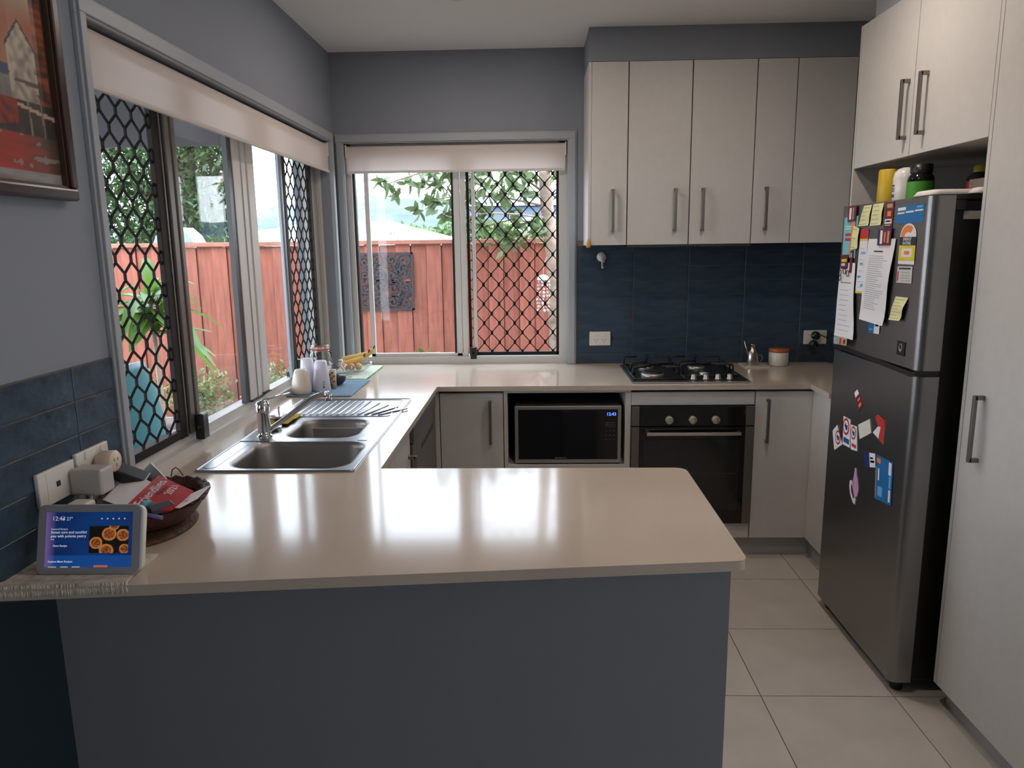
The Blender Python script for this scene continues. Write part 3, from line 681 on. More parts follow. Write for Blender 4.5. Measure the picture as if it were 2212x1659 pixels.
# overlapping layers: bigger offset = on top
stick('leaflet', 'light blue leaflet at the far left of the freezer door', 'leaflet', [(-1.183, 1.668), (-1.310, 1.672), (-1.304, 1.512), (-1.183, 1.515)], TEAL, prints=[(.15, .7, .40, .47, REDC), (.15, .7, .52, .59, REDC), (.1, .8, .22, .24, INKW), (.1, .8, .28, .30, INKW), (.45, .8, .68, .92, TAN)])
stick('magnet', 'small maroon magnet at the top left corner of the freezer door', 'magnet', [(-1.223, 1.709), (-1.298, 1.710), (-1.295, 1.652), (-1.223, 1.650)], MAROON, .002, .004, prints=[(.2, .45, .1, .85, INKW), (.6, .75, .1, .85, TAN)])
stick('sticky_note', 'yellow sticky note at the top, left one of the touching pair', 'note', [(-1.351, 1.706), (-1.417, 1.707), (-1.407, 1.633), (-1.316, 1.632)], NOTE, curl=.012, prints=lines(5, seed=2, h=.025))
stick('sticky_note', 'yellow sticky note at the top, right one of the touching pair', 'note', [(-1.428, 1.708), (-1.511, 1.709), (-1.507, 1.632), (-1.413, 1.631)], NOTE, curl=.012, prints=lines(5, seed=3, h=.025))
stick('magnet', 'tall maroon magnet with round emblem and white panel near the top', 'magnet', [(-1.528, 1.709), (-1.590, 1.708), (-1.586, 1.612), (-1.527, 1.612)], MAROON, .0015, prints=[(.2, .85, .06, .2, TAN), (.3, .75, .32, .5, ORNG), (.05, .9, .60, .76, INKW), (.15, .8, .65, .70, INKD), (.1, .8, .80, .83, YEL), (0, 1, .85, 1, DBLUE)])
o = stick('magnet', 'wide blue card magnet at the top right of the freezer door', 'magnet', [(-1.613, 1.688), (-1.794, 1.693), (-1.796, 1.633), (-1.613, 1.632)], BLUEC, .001, prints=[(.04, .34, .06, .24, INKW), (.74, .94, .10, .20, SKYB), (.04, .30, .34, .43, INKW), (.34, .64, .32, .41, INKW), (.68, .96, .30, .38, INKW)])
o = thing('energy_label', (FX, -1.70, 1.495), 'yellow and white energy rating sticker with orange arc', 'sticker')
pts = [(-1.757+.0, 1.498), (-1.649, 1.498), (-1.649, 1.590)]+[(-1.703+.054*math.cos(a_), 1.590+.044*math.sin(a_)) for a_ in [i*PI/10 for i in range(11)]]
pts = [(-1.757, 1.498), (-1.649, 1.498)]+[(-1.703+.054*math.cos(a_), 1.588+.044*math.sin(a_)) for a_ in [i*PI/12 for i in range(13)]]
put('sticker_base', MB().prism(pts, FX-.0022, FX-.0016, 'yz'), PAPER, o)
put('orange_arc', MB().prism([(-1.703+.048*math.cos(a_), 1.588+.038*math.sin(a_)) for a_ in [PI*.25+i*PI*.75/10 for i in range(11)]]+[(-1.703+.026*math.cos(a_), 1.588+.018*math.sin(a_)) for a_ in [PI-i*PI*.75/10 for i in range(11)]], FX-.0026, FX-.0022, 'yz'), ORNG, o) if 0 else \
put('orange_arc', MB().prism([(-1.703-.048*math.cos(a_)*-1, 1.588+.038*math.sin(a_)) for a_ in [i*PI*.72/10 for i in range(11)]]+[(-1.703+.024*math.cos(a_), 1.588+.016*math.sin(a_)) for a_ in [PI*.72-i*PI*.72/10 for i in range(11)]], FX-.0026, FX-.0022, 'yz'), ORNG, o)
put('black_panel', MB().box(FX-.0026, FX-.0022, -1.757, -1.649, 1.560, 1.588), INKD, o); put('yellow_panel', MB().box(FX-.0026, FX-.0022, -1.757, -1.649, 1.510, 1.560), YEL, o)
put('white_panel', MB().box(FX-.0029, FX-.0026, -1.738, -1.668, 1.522, 1.550), PAPER, o); put('orange_panel', MB().box(FX-.0032, FX-.0029, -1.722, -1.686, 1.530, 1.542), ORNG, o)
text('ENERGY', .0150, (FX-.0028, -1.672, 1.5755), R_, (0,0,1), INKW, o); text('RATING', .0150, (FX-.0028, -1.672, 1.5625), R_, (0,0,1), INKW, o)
stick('label', 'small grey instruction label under the energy rating sticker', 'label', [(-1.650, 1.490), (-1.750, 1.492), (-1.751, 1.437), (-1.648, 1.435)], GREYL, .0008, prints=[(.1, .9, .08, .18, INKD)]+lines(4, .3, .95, .35, .85, .04, seed=5)+[(.04, .12, .3, .9, REDC)])
stick('calendar_strip', 'narrow hanging calendar with red heading', 'calendar', [(-1.342, 1.621), (-1.409, 1.621), (-1.400, 1.382), (-1.330, 1.379)], PAPER, .001, .001, prints=[(0, 1, 0, .15, REDC), (0, 1, .15, .18, YEL), (.3, .85, .35, .38, SKYB), (.25, .7, .52, .55, SKYB), (.1, .5, .72, .76, SKYB), (.55, .95, .85, .90, SKYB), (0, 1, .97, 1, YEL)]+lines(8, .2, .9, .3, .9, .006, seed=8))
stick('sticky_note', 'yellow sticky note overlapping the calendar and the light blue leaflet', 'note', [(-1.284, 1.635), (-1.337, 1.624), (-1.338, 1.548), (-1.272, 1.544)], NOTE, .001, .006, curl=.01, prints=lines(3, seed=9, h=.03))
stick('magnet', 'orange magnet behind the yellow note over the light blue leaflet', 'magnet', [(-1.262, 1.645), (-1.292, 1.655), (-1.300, 1.560), (-1.262, 1.565)], ORNG, .002, .003)
stick('paper_sheet', 'long printed white sheet curling off the freezer door', 'paper', [(-1.415, 1.584), (-1.625, 1.583), (-1.602, 1.280), (-1.392, 1.285)], PAPER, .0008, .002, curl=.028, prints=[(.28, .62, .14, .155, INKD)]+lines(26, .12, .85, .20, .84, .006, seed=11))
stick('magnet', 'maroon and blue magnet holding the long white sheet', 'magnet', [(-1.497, 1.618), (-1.596, 1.618), (-1.592, 1.560), (-1.497, 1.560)], MAROON, .003, .004, prints=[(0, .14, 0, 1, DBLUE), (.2, .38, .1, .9, INKW), (.5, .62, .2, .8, ORNG), (.75, .9, .15, .85, TAN)])
stick('paper_sheet', 'handwritten white list at the left edge of the freezer door', 'paper', [(-1.178, 1.492), (-1.314, 1.494), (-1.362, 1.20), (-1.166, 1.195)], PAPER, .0008, .002, curl=.02, prints=lines(9, .15, .85, .36, .9, .006, seed=12)+[(.15, .8, .26, .268, INKD)])
stick('magnet', 'dark magnet with hanging rings above the handwritten list', 'magnet', [(-1.188, 1.522), (-1.252, 1.525), (-1.250, 1.470), (-1.190, 1.468)], MAROON, .002, .005, prints=[(.1, .9, .3, .5, YEL), (.1, .7, .6, .8, GREYL)])
o = thing('key_ring', (FX, -1.22, 1.40), 'dangling dark key rings below the maroon magnet', 'key ring')
for k, (y, z, r) in enumerate(((-1.195, 1.452, .012), (-1.238, 1.462, .013), (-1.268, 1.452, .012), (-1.198, 1.432, .010))):
    put('ring', MB().tube([(FX-.012, y+r*math.cos(a_), z+r*math.sin(a_)) for a_ in [i*PI/8 for i in range(17)]], .0016, 5), mat('dark_metal', (.05, .04, .06), .35, .8), o)
stick('paper_sheet', 'tall dark red photo strip between the leaflet and the calendar', 'photo', [(-1.268, 1.540), (-1.292, 1.540), (-1.290, 1.455), (-1.268, 1.455)], MAROON, .001, .004, prints=[(.2, .8, .1, .3, TAN)])
stick('magnet', 'photo strip magnet under the handwritten list', 'magnet', [(-1.216, 1.198), (-1.342, 1.203), (-1.340, 1.176), (-1.217, 1.168)], TAN, .0015, .024, prints=[(.1, .3, .1, .9, SKYB), (.45, .6, .1, .9, REDC), (.75, .9, .2, .8, INKD)])
stick('sticky_note', 'single yellow sticky note low on the freezer door, lifting', 'note', [(-1.652, 1.388), (-1.738, 1.389), (-1.714, 1.310), (-1.622, 1.305)], NOTE, curl=.028, prints=lines(7, seed=15, h=.02))
stick('magnet', 'blue and white magnet under the long white sheet', 'magnet', [(-1.466, 1.298), (-1.557, 1.299), (-1.555, 1.246), (-1.466, 1.242)], BLUEC, .002, .0, prints=[(.52, 1, .02, 1, INKW), (.6, .9, .35, .5, INK), (.1, .4, .7, .8, SKYB)])
# lower door
stick('magnet', 'small tilted red and white magnet, topmost on the lower door', 'magnet', [(-1.386, 1.000), (-1.412, 1.020), (-1.476, .972), (-1.438, .935)], MAROON, .002, prints=[(.05, .95, .05, .32, INKW), (.3, .8, .5, .6, TAN), (.2, .7, .75, .9, ORNG)])
def sign_magnet(label, q, c, r, tilt):
    o = stick('magnet', label, 'magnet', q, PAPER, .002, group=None)
    def ring(r0, r1, x, mm, nm): put(nm, MB().prism([(c[0]+r0*math.cos(i*PI/12), c[1]+r0*1.15*math.sin(i*PI/12)) for i in range(24)], x-.0005, x, 'yz'), mm, o)
    ring(r, 0, FX-.0036, REDC, 'red_ring'); ring(r*.72, 0, FX-.0041, PAPER, 'white_disc'); 
    put('emblem', MB().prism([(c[0]-r*.5, c[1]-r*.3), (c[0]-r*.1, c[1]-r*.5), (c[0]+r*.45, c[1]+r*.1), (c[0]+r*.2, c[1]+r*.55), (c[0]-r*.1, c[1]+r*.2), (c[0]-r*.5, c[1]+r*.3)], FX-.0050, FX-.0045, 'yz'), DBLUE, o)
    return o
sign_magnet('round warning sign magnet tilted, leftmost of three alike', [(-1.209, .800), (-1.250, .835), (-1.312, .770), (-1.240, .725)], (-1.268, .787), .026, 0)
o = sign_magnet('round topped warning sign magnet, middle of three alike', [(-1.306, .885), (-1.372, .885), (-1.383, .775), (-1.317, .772)], (-1.338, .850), .030, 0)
put('print', MB().box(FX-.0042, FX-.0036, -1.375, -1.322, .785, .805), mat('navy_print', (.05, .08, .25), .5), o)
o = sign_magnet('round warning sign magnet, rightmost of three alike', [(-1.378, .868), (-1.433, .873), (-1.450, .780), (-1.394, .772)], (-1.408, .842), .023, 0)
put('print', MB().box(FX-.0042, FX-.0036, -1.440, -1.400, .787, .800), REDC, o)
stick('magnet', 'plain cream square magnet, tilted, beside the warning signs', 'magnet', [(-1.444, .884), (-1.535, .928), (-1.555, .880), (-1.466, .832)], mat('cream_square', (.72, .70, .60), .6), .0025)
o = stick('magnet', 'house shaped red and white magnet on the lower door', 'magnet', [(-1.598, .912), (-1.655, .955), (-1.652, .862), (-1.568, .885)], PAPER, .002, prints=[(.55, 1, .0, 1, REDC)])
put('roof', MB().prism([(-1.580, .945), (-1.600, .960), (-1.650, .950), (-1.655, .925), (-1.610, .918)], FX-.0055, FX-.0036, 'yz'), REDC, o)
stick('magnet', 'dark blue and white card magnet overlapping the big blue one', 'magnet', [(-1.510, .795), (-1.606, .815), (-1.615, .765), (-1.530, .742)], DBLUE, .0015, .003, prints=[(.5, 1, 0, 1, INKW), (.56, .8, .3, .42, REDC), (.56, .9, .52, .68, DBLUE)])
stick('magnet', 'big bright blue rectangular magnet, lowest on the fridge door', 'magnet', [(-1.606, .812), (-1.733, .818), (-1.743, .665), (-1.621, .650)], BLUEC, .0015, prints=[(.02, .07, .25, .97, TAN), (.06, .30, .05, .16, ORNG), (.78, .94, .03, .32, INKW), (.82, .93, .34, .62, SKYB), (.82, .93, .66, .94, INKW), (.16, .24, .28, .55, INKW), (.16, .45, .68, .9, SKYB)])
pk = [(-1.448, .742), (-1.460, .742), (-1.468, .715), (-1.480, .700), (-1.492, .668), (-1.485, .640), (-1.468, .628), (-1.452, .628), (-1.445, .640), (-1.448, .668), (-1.440, .692), (-1.446, .715)]
o = put('magnet', MB().prism([(y+.004, z-.03) for y, z in pk], FX-.004, FX-.0016, 'yz'), PINK, label='pink and white figure shaped magnet low on the lower door', cat='magnet')
put('white_base', MB().prism([(-1.410, .650), (-1.425, .655), (-1.440, .630), (-1.470, .590), (-1.466, .570), (-1.445, .575), (-1.420, .600), (-1.408, .625)], FX-.005, FX-.0016, 'yz'), PAPER, o)
put('dark_patch', MB().prism([(-1.425, .640), (-1.435, .638), (-1.462, .598), (-1.452, .590), (-1.428, .615)], FX-.0056, FX-.005, 'yz'), MAROON, o)

# ---- things on top of the fridge
o = thing('yellow_canister', (2.47, -1.215, 1.7), 'plain bright yellow canister on top of the fridge', 'canister')
YCAN = mat('yellow_plastic', (.62, .42, .015), .4)
put('canister_body', MB().lathe([(.001, 0), (.041, 0), (.043, .004), (.041, .142), (.038, .148), (.001, .149)], (2.50, -1.220, 1.7005), 28), YCAN, o)
o = thing('bottle', (2.49, -1.345, 1.7), 'white round-shouldered bottle between yellow canister and green label', 'bottle')
put('bottle_body', MB().lathe([(.001, 0), (.042, 0), (.044, .004), (.044, .105), (.040, .125), (.028, .138), (.012, .143), (.001, .143)], (2.50, -1.350, 1.7005), 28), WHITE, o)
for k, (z, h) in enumerate(((1.775, .006), (1.765, .004), (1.757, .004), (1.735, .012))): put('print', MB().lathe([(.0444, 0), (.0444, h)], (2.50, -1.350, z), 28).bm and MB().box(2.4552, 2.4562, -1.356, -1.340, z, z+h), mat('navy_print', (.05, .08, .25), .5), o)
o = thing('pill_bottle', (2.50, -1.455, 1.7), 'dark bottle with bright green label on top of the fridge', 'bottle')
put('bottle_body', MB().lathe([(.001, 0), (.044, 0), (.044, .09), (.040, .102), (.034, .108), (.034, .112)], (2.50, -1.458, 1.7005), 28), BGLASS, o)
put('label_wrap', MB().lathe([(.0446, .008), (.0446, .082)], (2.50, -1.458, 1.7005), 28), mat('green_label', (.06, .30, .02), .5), o, label='bright green label')
put('cap', MB().lathe([(.036, 0), (.037, .004), (.037, .030), (.001, .031)], (2.50, -1.458, 1.8125), 24), BLACK, o)
o = thing('pill_bottle', (2.62, -1.58, 1.7), 'dark bottle with a yellow cap and red label at the back', 'bottle')
put('bottle_body', MB().lathe([(.001, 0), (.042, 0), (.042, .085), (.030, .10), (.022, .105)], (2.66, -1.545, 1.7005), 24), BLACKM, o)
put('label_wrap', MB().lathe([(.0426, .035), (.0426, .075)], (2.66, -1.545, 1.7005), 24), REDC, o, label='red label'); put('cap', MB().lathe([(.024, 0), (.024, .022), (.001, .022)], (2.66, -1.545, 1.806), 20), mat('dull_yellow_cap', (.35, .33, .02), .5), o)
o = thing('food_tray', (2.45, -1.73, 1.716), 'two shallow white foam trays stacked askew on the fridge corner', 'tray')
for (x0, x1, y0, y1, z, r) in ((2.372, 2.56, -1.80, -1.665, 1.7165, 0), (2.47, 2.66, -1.865, -1.808, 1.7175, 0)):
    rings = [[(x, y, z+h) for x, y in rrect(x0+d, x1-d, y0+d, y1-d, .02, 4)] for d, h in ((0, 0), (-.002, .003), (.006, .016), (.012, .018))]
    put('tray', MB().loft(rings), mat('foam_white', (.80, .74, .70), .7), o)
put('box', MB().box(2.58, 2.70, -1.80, -1.62, 1.7365, 1.775, .002), mat('pinkish_box', (.35, .24, .22), .6), label='small dull pink box behind the foam trays', cat='box')

# ================================================================== WALL FIXTURES
def outlet(label, c0, c1, z0, z1, side, face):
    """double power point; side 'y' on the back wall, 'x' on the left wall"""
    t = thing('power_outlet', ((c0+c1)/2, face, z0) if side == 'y' else (face, (c0+c1)/2, z0), label, 'power outlet')
    m = MB(); m.box(*((c0, c1, face-.011, face, z0, z1) if side == 'y' else (face, face+.011, c0, c1, z0, z1)), .003); put('plate', m, WHITEP, t)
    return t
def sock(t, c, z, side, face, s=1):
    m = MB()
    for (du, dz, ang) in ((-.008, .004, 35), (.008, .004, -35), (0, -.010, 0)):
        a_ = math.radians(ang); L = .0045
        pts = [(-.001, -L), (.001, -L), (.001, L), (-.001, L)]; pts = [(c+du+p*math.cos(a_)-q*math.sin(a_), z+dz+p*math.sin(a_)+q*math.cos(a_)) for p, q in pts]
        if side == 'y': m.prism(pts, face-.0116, face-.010, 'xz')
        else: m.prism(pts, face+.010, face+.0116, 'yz')
    put('slots', m, INKD, t)
def rocker(t, c, z, side, face):
    put('switch', MB().box(*((c-.005, c+.005, face-.0145, face-.010, z-.009, z+.009) if side == 'y' else (face+.010, face+.0145, c-.005, c+.005, z-.009, z+.009)), .001), WHITEP, t)
t = outlet('white double power point with nothing plugged in, near the window', 1.425, 1.545, 1.006, 1.086, 'y', -.009)
for c_ in (1.462, 1.508): sock(t, c_, 1.036, 'y', -.009); rocker(t, c_, 1.066, 'y', -.009)
t = outlet('white double power point with black plugs beside the fridge', 2.640, 2.768, 1.004, 1.083, 'y', -.009)
rocker(t, 2.745, 1.07, 'y', -.009)
def power_plug(label, x, z, path):
    t = thing('power_plug', (x, -.04, z), label, 'plug')
    put('plug_body', MB().lathe([(.001, -.020), (.018, -.020), (.024, -.026), (.022, -.050), (.001, -.052)], (x, 0, z), 20, False, 'y'), BLACK, t)
    put('cord', MB().tube([(x, -.045, z)]+path, .0035, 8), BLACK, t)
power_plug('black plug in the upper socket with cord looping right', 2.700, 1.055, [(2.715, -.065, 1.062), (2.75, -.08, 1.045), (2.775, -.08, 1.00), (2.79, -.08, .96), (2.83, -.09, .92), (2.88, -.10, .905), (2.93, -.12, .9045)])
power_plug('black plug in the lower socket with cord dropping to the bench', 2.690, 1.005, [(2.70, -.06, .985), (2.72, -.07, .95), (2.75, -.08, .915), (2.80, -.10, .905), (2.86, -.15, .9045), (2.92, -.2, .9045)])
t = thing('suction_hook', (1.49, -.02, 1.47), 'white round suction hook on the navy tiles', 'hook')
put('disc', MB().lathe([(.027, -.0095), (.026, -.014), (.018, -.022), (.001, -.024)], (1.49, 0, 1.508), 24, False, 'y'), WHITEP, t)
put('hook_arm', MB().tube([(1.492, -.022, 1.500), (1.493, -.026, 1.478), (1.493, -.030, 1.455), (1.493, -.038, 1.448)], [.006, .0055, .005, .006], 8).tube([(1.497, -.024, 1.49), (1.505, -.028, 1.478)], .004, 6), WHITEP, t)
t = put('cupboard_clip', MB().lathe([(.001, 0), (.010, .002), (.013, .012), (.010, .028), (.004, .044), (.001, .048)], (1.389, -.376, 1.560), 14, sy=.5), mat('amber_plastic', (.60, .36, .06), .5), label='amber teardrop clip on the bottom corner of the overhead cupboards', cat='clip')
# left wall outlets
t = outlet('white network wall plate, the one nearer the picture corner', -2.717, -2.586, 1.013, 1.093, 'x', .009)
put('jack', MB().box(.0195, .0215, -2.657, -2.645, 1.048, 1.060), INKD, t); put('cover_line', MB().box(.0195, .0205, -2.690, -2.689, 1.02, 1.085), GREYL, t)
t = outlet('white double power point with charger plugged in, beside the window trim', -2.577, -2.444, 1.023, 1.100, 'x', .009)
rocker(t, -2.54, 1.088, 'x', .009); rocker(t, -2.475, 1.088, 'x', .009)
t = thing('plug_adaptor', (.05, -2.51, 1.04), 'cream round socket adaptor plugged in beside the charger', 'adaptor')
put('adaptor_body', MB().lathe([(.015, .021), (.020, .028), (.026, .034), (.027, .066), (.024, .070), (.001, .070)], (0, -2.50, 1.062), 26, False, 'x'), mat('cream_plastic', (.70, .58, .44), .4), t)
m = MB()
for (dy, dz) in ((-.008, .005), (.007, .004), (0, -.010)): m.box(.0695, .0706, -2.50+dy-.001, -2.50+dy+.001, 1.062+dz-.004, 1.062+dz+.004)
put('slots', m, INKD, t)
t = thing('charger', (.07, -2.59, 1.005), 'grey-white block charger plugged in above the screen', 'charger')
put('charger_body', MB().box(.022, .100, -2.618, -2.563, 1.012, 1.074, .007, 3), mat('warm_white_plastic', (.46, .43, .40), .4), t)
put('cable', MB().tube([(.06, -2.60, 1.012), (.062, -2.605, .975), (.058, -2.62, .935), (.05, -2.65, .905)], .003, 7), WHITEP, t)
put('black_charger', MB(Matrix.Translation((.075, -2.47, 1.018)) @ Matrix.Rotation(.5, 4, 'Y') @ Matrix.Rotation(.25, 4, 'Z')).box(-.05, .05, -.028, .028, -.014, .014, .004), BLACK, label='black power brick leaning between the adaptor and the basket', cat='charger')
# painting
t = thing('painting', (.03, -2.85, 1.69), 'framed harbour painting with red water reflections in a dark frame', 'painting')
PY0, PY1, PZ0, PZ1 = -3.42, -2.460, 1.692, 2.42
FR = mat('dark_red_brown_frame', (.030, .010, .009), .3)
m = MB(); w_ = .028
for a_ in ((PY0, PY1, PZ0, PZ0+w_), (PY0, PY1, PZ1-w_, PZ1), (PY0, PY0+w_, PZ0+w_, PZ1-w_), (PY1-w_, PY1, PZ0+w_, PZ1-w_)): m.box(.001, .034, *a_, .006)
put('frame', m, FR, t)
m = MB(); b_ = .033
for a_ in ((PY0+w_, PY1-w_, PZ0+w_, PZ0+b_), (PY1-b_, PY1-w_, PZ0+b_, PZ1-w_)): m.box(.012, .026, *a_)
put('inner_fillet', m, mat('frame_gold_brown', (.07, .045, .03), .4), t)
def mixc(a, b, t): t = max(0, min(1, t)); return tuple(a[i]*(1-t)+b[i]*t for i in range(3))
def paint(u, v):
    y = PY0+w_+(PY1-PY0-2*w_)*u; z = PZ0+w_+(PZ1-PZ0-2*w_)*v
    U = (y+2.70)/.215; V = (z-1.734)/.41
    nz = noise(y*40, z*12, 1); n2 = noise(y*14, z*70, 1); n3 = noise(y*60+5, z*60, 1)
    if V > .40:      # sky and buildings
        c = mixc((.40, .24, .12), (.36, .06, .03), .5+.9*noise(y*9, z*7)+(.3 if U < .4 else 0))
        if V > .78: c = mixc(c, (.42, .38, .26), .75*min(1, (V-.78)*6))
        if U < .33 and .48 < V < .56: c = (.05, .08, .14)
        roof = .785-abs(U-.54)*.62
        if .33 < U < .75 and V < roof: c = mixc((.50, .43, .33), (.22, .18, .15), .35+nz+n3*.9+max(0, .55-V)*1.5)
        if .31 < U < .77 and roof < V < roof+.022: c = (.05, .03, .03)
        if .33 < U < .75 and V < roof-.05 and n2 > .40: c = (.10, .08, .07)
        if .75 <= U < .93: c = mixc((.36, .10, .04), (.07, .03, .02), .5+n2*1.6) if V < .97 else c
        if U >= .93: c = mixc((.035, .02, .018), (.10, .05, .03), .5+nz)
        if U <= .33 and V < .50: c = mixc((.26, .24, .22), (.08, .07, .07), .5+nz)
    elif V > .22:
        c = mixc((.015, .014, .013), (.05, .035, .03), .5+nz)
        if U < .40 and V > .24+.1*U: c = mixc((.32, .03, .015), (.09, .02, .015), .5+n3)
        if .40 < U and abs(V-(.40-.07*U)) < .010: c = (.50, .33, .26)
        if abs(U-.56-.1*(.4-V)) < .013 or abs(U-.76-.1*(.4-V)) < .011: c = (.22, .18, .12)
    elif V > .035:
        c = mixc((.42, .03, .015), (.07, .05, .035), max(0, U-.35)*1.5+.4*(.5+n2*1.2))
        if n2*.7+n3*.5 > .36: c = mixc(c, (.42, .34, .28), .5)
    else: c = mixc((.30, .29, .28), (.22, .10, .08), .2+n2)
    return c
canvas('picture', paint, 260, 200, (.014, PY0+w_, PZ0+w_), (0, PY1-PY0-2*w_, 0), (0, 0, PZ1-PZ0-2*w_), vcol_mat('oil_paint', rough=.45), t)

# ================================================================== SMALL THINGS ON THE BENCH
# smart display
t = thing('smart_display', (.17, -2.80, .905), 'small white smart display with a blue recipe screen', 'smart display')
Zt = .904; A0 = Vector((.055, -2.812, Zt+.001)); ex = Vector((.2215, .004, 0)); tiltv = Vector((.002, .036, .142))
exn, upn = ex.normalized(), tiltv.normalized(); nn = exn.cross(upn).normalized()    # towards viewer
Ms = Matrix((exn, upn, nn)).transposed().to_4x4(); Ms.translation = A0
W_, H_ = ex.length, tiltv.length
m = MB(Ms); m.loft([[(x, y, z) for x, y in rrect(d, W_-d, d, H_-d, .014, 5)] for d, z in ((.004, -.010), (0, -.007), (0, -.002), (.0015, 0))]); put('bezel', m, mat('display_grey', (.36, .36, .38), .4), t)
m = MB(Ms); m.loft([[(x, y, z) for x, y in rrect(d, W_-d, d*.6, H_-d, .016, 5)] for d, z in ((.002, -.008), (.004, -.03), (.030, -.055), (.06, -.062))]); put('rear_shell', m, WHITEP, t)
def screen(u, v):
    c = mixc((.004, .045, .20), (.006, .015, .07), .5+.5*noise(u*2, v*2)+abs(u-.5)*.3)
    if v < .22: c = mixc(c, (.01, .08, .32), .6)
    if u < .12: c = mixc((.16, .10, .28), c, u/.12)
    if .50 < u < .955 and .25 < v < .745:
        c = (.006, .005, .004)
        for (a_, b_, r) in ((.585, .44, .075), (.735, .60, .083), (.895, .58, .075), (.705, .30, .083), (.915, .33, .06), (.79, .76, .06)):
            d = math.hypot((u-a_), (v-b_)*.69)
            if d < r: c = mixc((.36, .10, .025), (.05, .012, .004), .5+1.6*noise(u*60, v*45)) if d < r*.72 else (.42, .16, .04)
    if v < .035 and .57 < u < .73: c = (.5, .12, .08)
    if v < .02 and u < .45 and int(u*22) % 3: c = (.5, .5, .45)
    return c
P0 = Ms @ Vector((.0185, .0155, .0004)); Uv = exn*(W_-.037); Vv = upn*(H_-.031)
sc = canvas('screen', screen, 150, 100, P0, Uv, Vv, vcol_mat('lit_screen', emit=.55, rough=.25), t)
SW = mat('screen_white', (.75, .8, .9), .5, emit=.3)
def st(body, size, u, v, bold=0): text(body, size, Ms @ Vector((.0185+u*(W_-.037), .0155+v*(H_-.031), .0008)), exn, upn, SW, sc, 'screen_text', extrude=.0001, bold=bold)
st('12:43', .0125, .07, .85); st('27°', .010, .235, .85)
st('Featured Recipes', .0052, .06, .68); st('Sweet corn and zucchini', .0078, .06, .615, .0001); st('pies with polenta pastry', .0078, .06, .545, .0001); st('nest', .0045, .06, .50); st('Show Recipe', .0058, .09, .375, .0001); st('Explore More Recipes', .0058, .04, .09, .0001)
m = MB(Ms)
for k in range(5): m.box(.0185+(.635+k*.066)*(W_-.037), .0185+(.651+k*.066)*(W_-.037), .0155+.865*(H_-.031), .0155+.89*(H_-.031), .0006, .0009)
m.box(.0185+.185*(W_-.037), .0185+.215*(W_-.037), .0155+.865*(H_-.031), .0155+.885*(H_-.031), .0006, .0009); put('icons', m, SW, sc)
# woolly fringed mat
random.seed(4)
WOOL = mat('cream_wool', (.62, .56, .47), .95, var=.2, vscale=60)
m = MB().prism([(.006, -2.862), (.262, -2.838), (.262, -2.70), (.006, -2.70)], .9005, .9045)
mt = put('fringed_mat', m, WOOL, label='cream woolly fringed mat under the smart display', cat='mat')
m = MB()
for i in range(420):
    x = random.uniform(-.0, .262); y0 = -2.860+x*.09; L = random.uniform(.008, .024); dx = random.uniform(-.012, .012)
    m.tube([(x+.004, y0+.012, .9035), (x+dx*.5+.004, y0-.003-L*.3, .905), (x+dx+.004, y0-.010-L*.3, .897-L*.6)], [.003, .0026, .0010], 4)
put('fringe', m, WOOL, mt, kind='stuff')
# white plug pack behind screen
put('plug_pack', MB().box(.044, .092, -2.675, -2.632, .925, 1.012, .008, 3).box(.058, .064, -2.66, -2.65, .90, .93), WHITEP, label='small white power adaptor just behind the smart display', cat='charger')
# basket
BC = Vector((.165, -2.520)); 
WICK = mat('dark_red_wicker', (.085, .022, .016), .5, var=.4, vscale=70, bump=.8, bscale=220)
t = thing('wicker_basket', (BC.x, BC.y, .9), 'dark red oval basket with scalloped rim full of papers', 'basket')
rings = []; N_ = 48
for k, (r, z) in enumerate(((.05, .912), (.078, .914), (.096, .925), (.116, .950), (.130, .975), (.133, .980), (.127, .980), (.112, .952), (.090, .926), (.05, .918))):
    rings.append([(BC.x+(r-.003)*.95*math.cos(2*PI*j/N_)*1.0, BC.y+r*1.08*math.sin(2*PI*j/N_), z+(.004*abs(math.sin(2*PI*j/N_*12)) if 4 <= k <= 6 else 0)) for j in range(N_)])
put('bowl_wall', MB().loft(rings), WICK, t)
m = MB(); m.tube([(BC.x+.125*math.cos(2*PI*j/72), BC.y+.142*math.sin(2*PI*j/72), .980+.0035*math.sin(j*PI/1.5)) for j in range(73)], .0042, 6); put('rim', m, WICK, t)
m = MB()
for k in range(7): m.tube([(BC.x+(.068+k*.0085)*math.cos(2*PI*j/40), BC.y+(.078+k*.0095)*math.sin(2*PI*j/40), .922+k*.0075) for j in range(41)], .0035, 5)
put('weave', m, WICK, t, kind='stuff')
put('woven_mat', MB().lathe([(.001, 0), (.108, 0), (.110, .004), (.104, .009), (.001, .009)], (BC.x+.0, BC.y-.015, .9005), 40, sx=.88, sy=1.25), mat('dark_brown_wicker', (.10, .055, .025), .8, var=.5, vscale=50, bump=.8, bscale=120), label='dark brown woven mat under the basket', cat='mat')
def leafp(name, label, cat, pts, m, th=.0012, lift=0):
    n = Vector(pts[1])-Vector(pts[0]); k = (Vector(pts[-1])-Vector(pts[0])); nr = n.cross(k).normalized()
    if nr.z < 0: nr = -nr
    mb = MB(); N = len(pts); lo = [tuple(Vector(p)) for p in pts]; hi = [tuple(Vector(p)+nr*th) for p in pts]
    mb._add(lo+hi, [tuple(range(N))[::-1], tuple(range(N, 2*N))]+[(i, (i+1) % N, N+(i+1) % N, N+i) for i in range(N)])
    return put(name, mb, m, label=label, cat=cat), nr
RED = mat('red_booklet', (.50, .012, .012), .4)
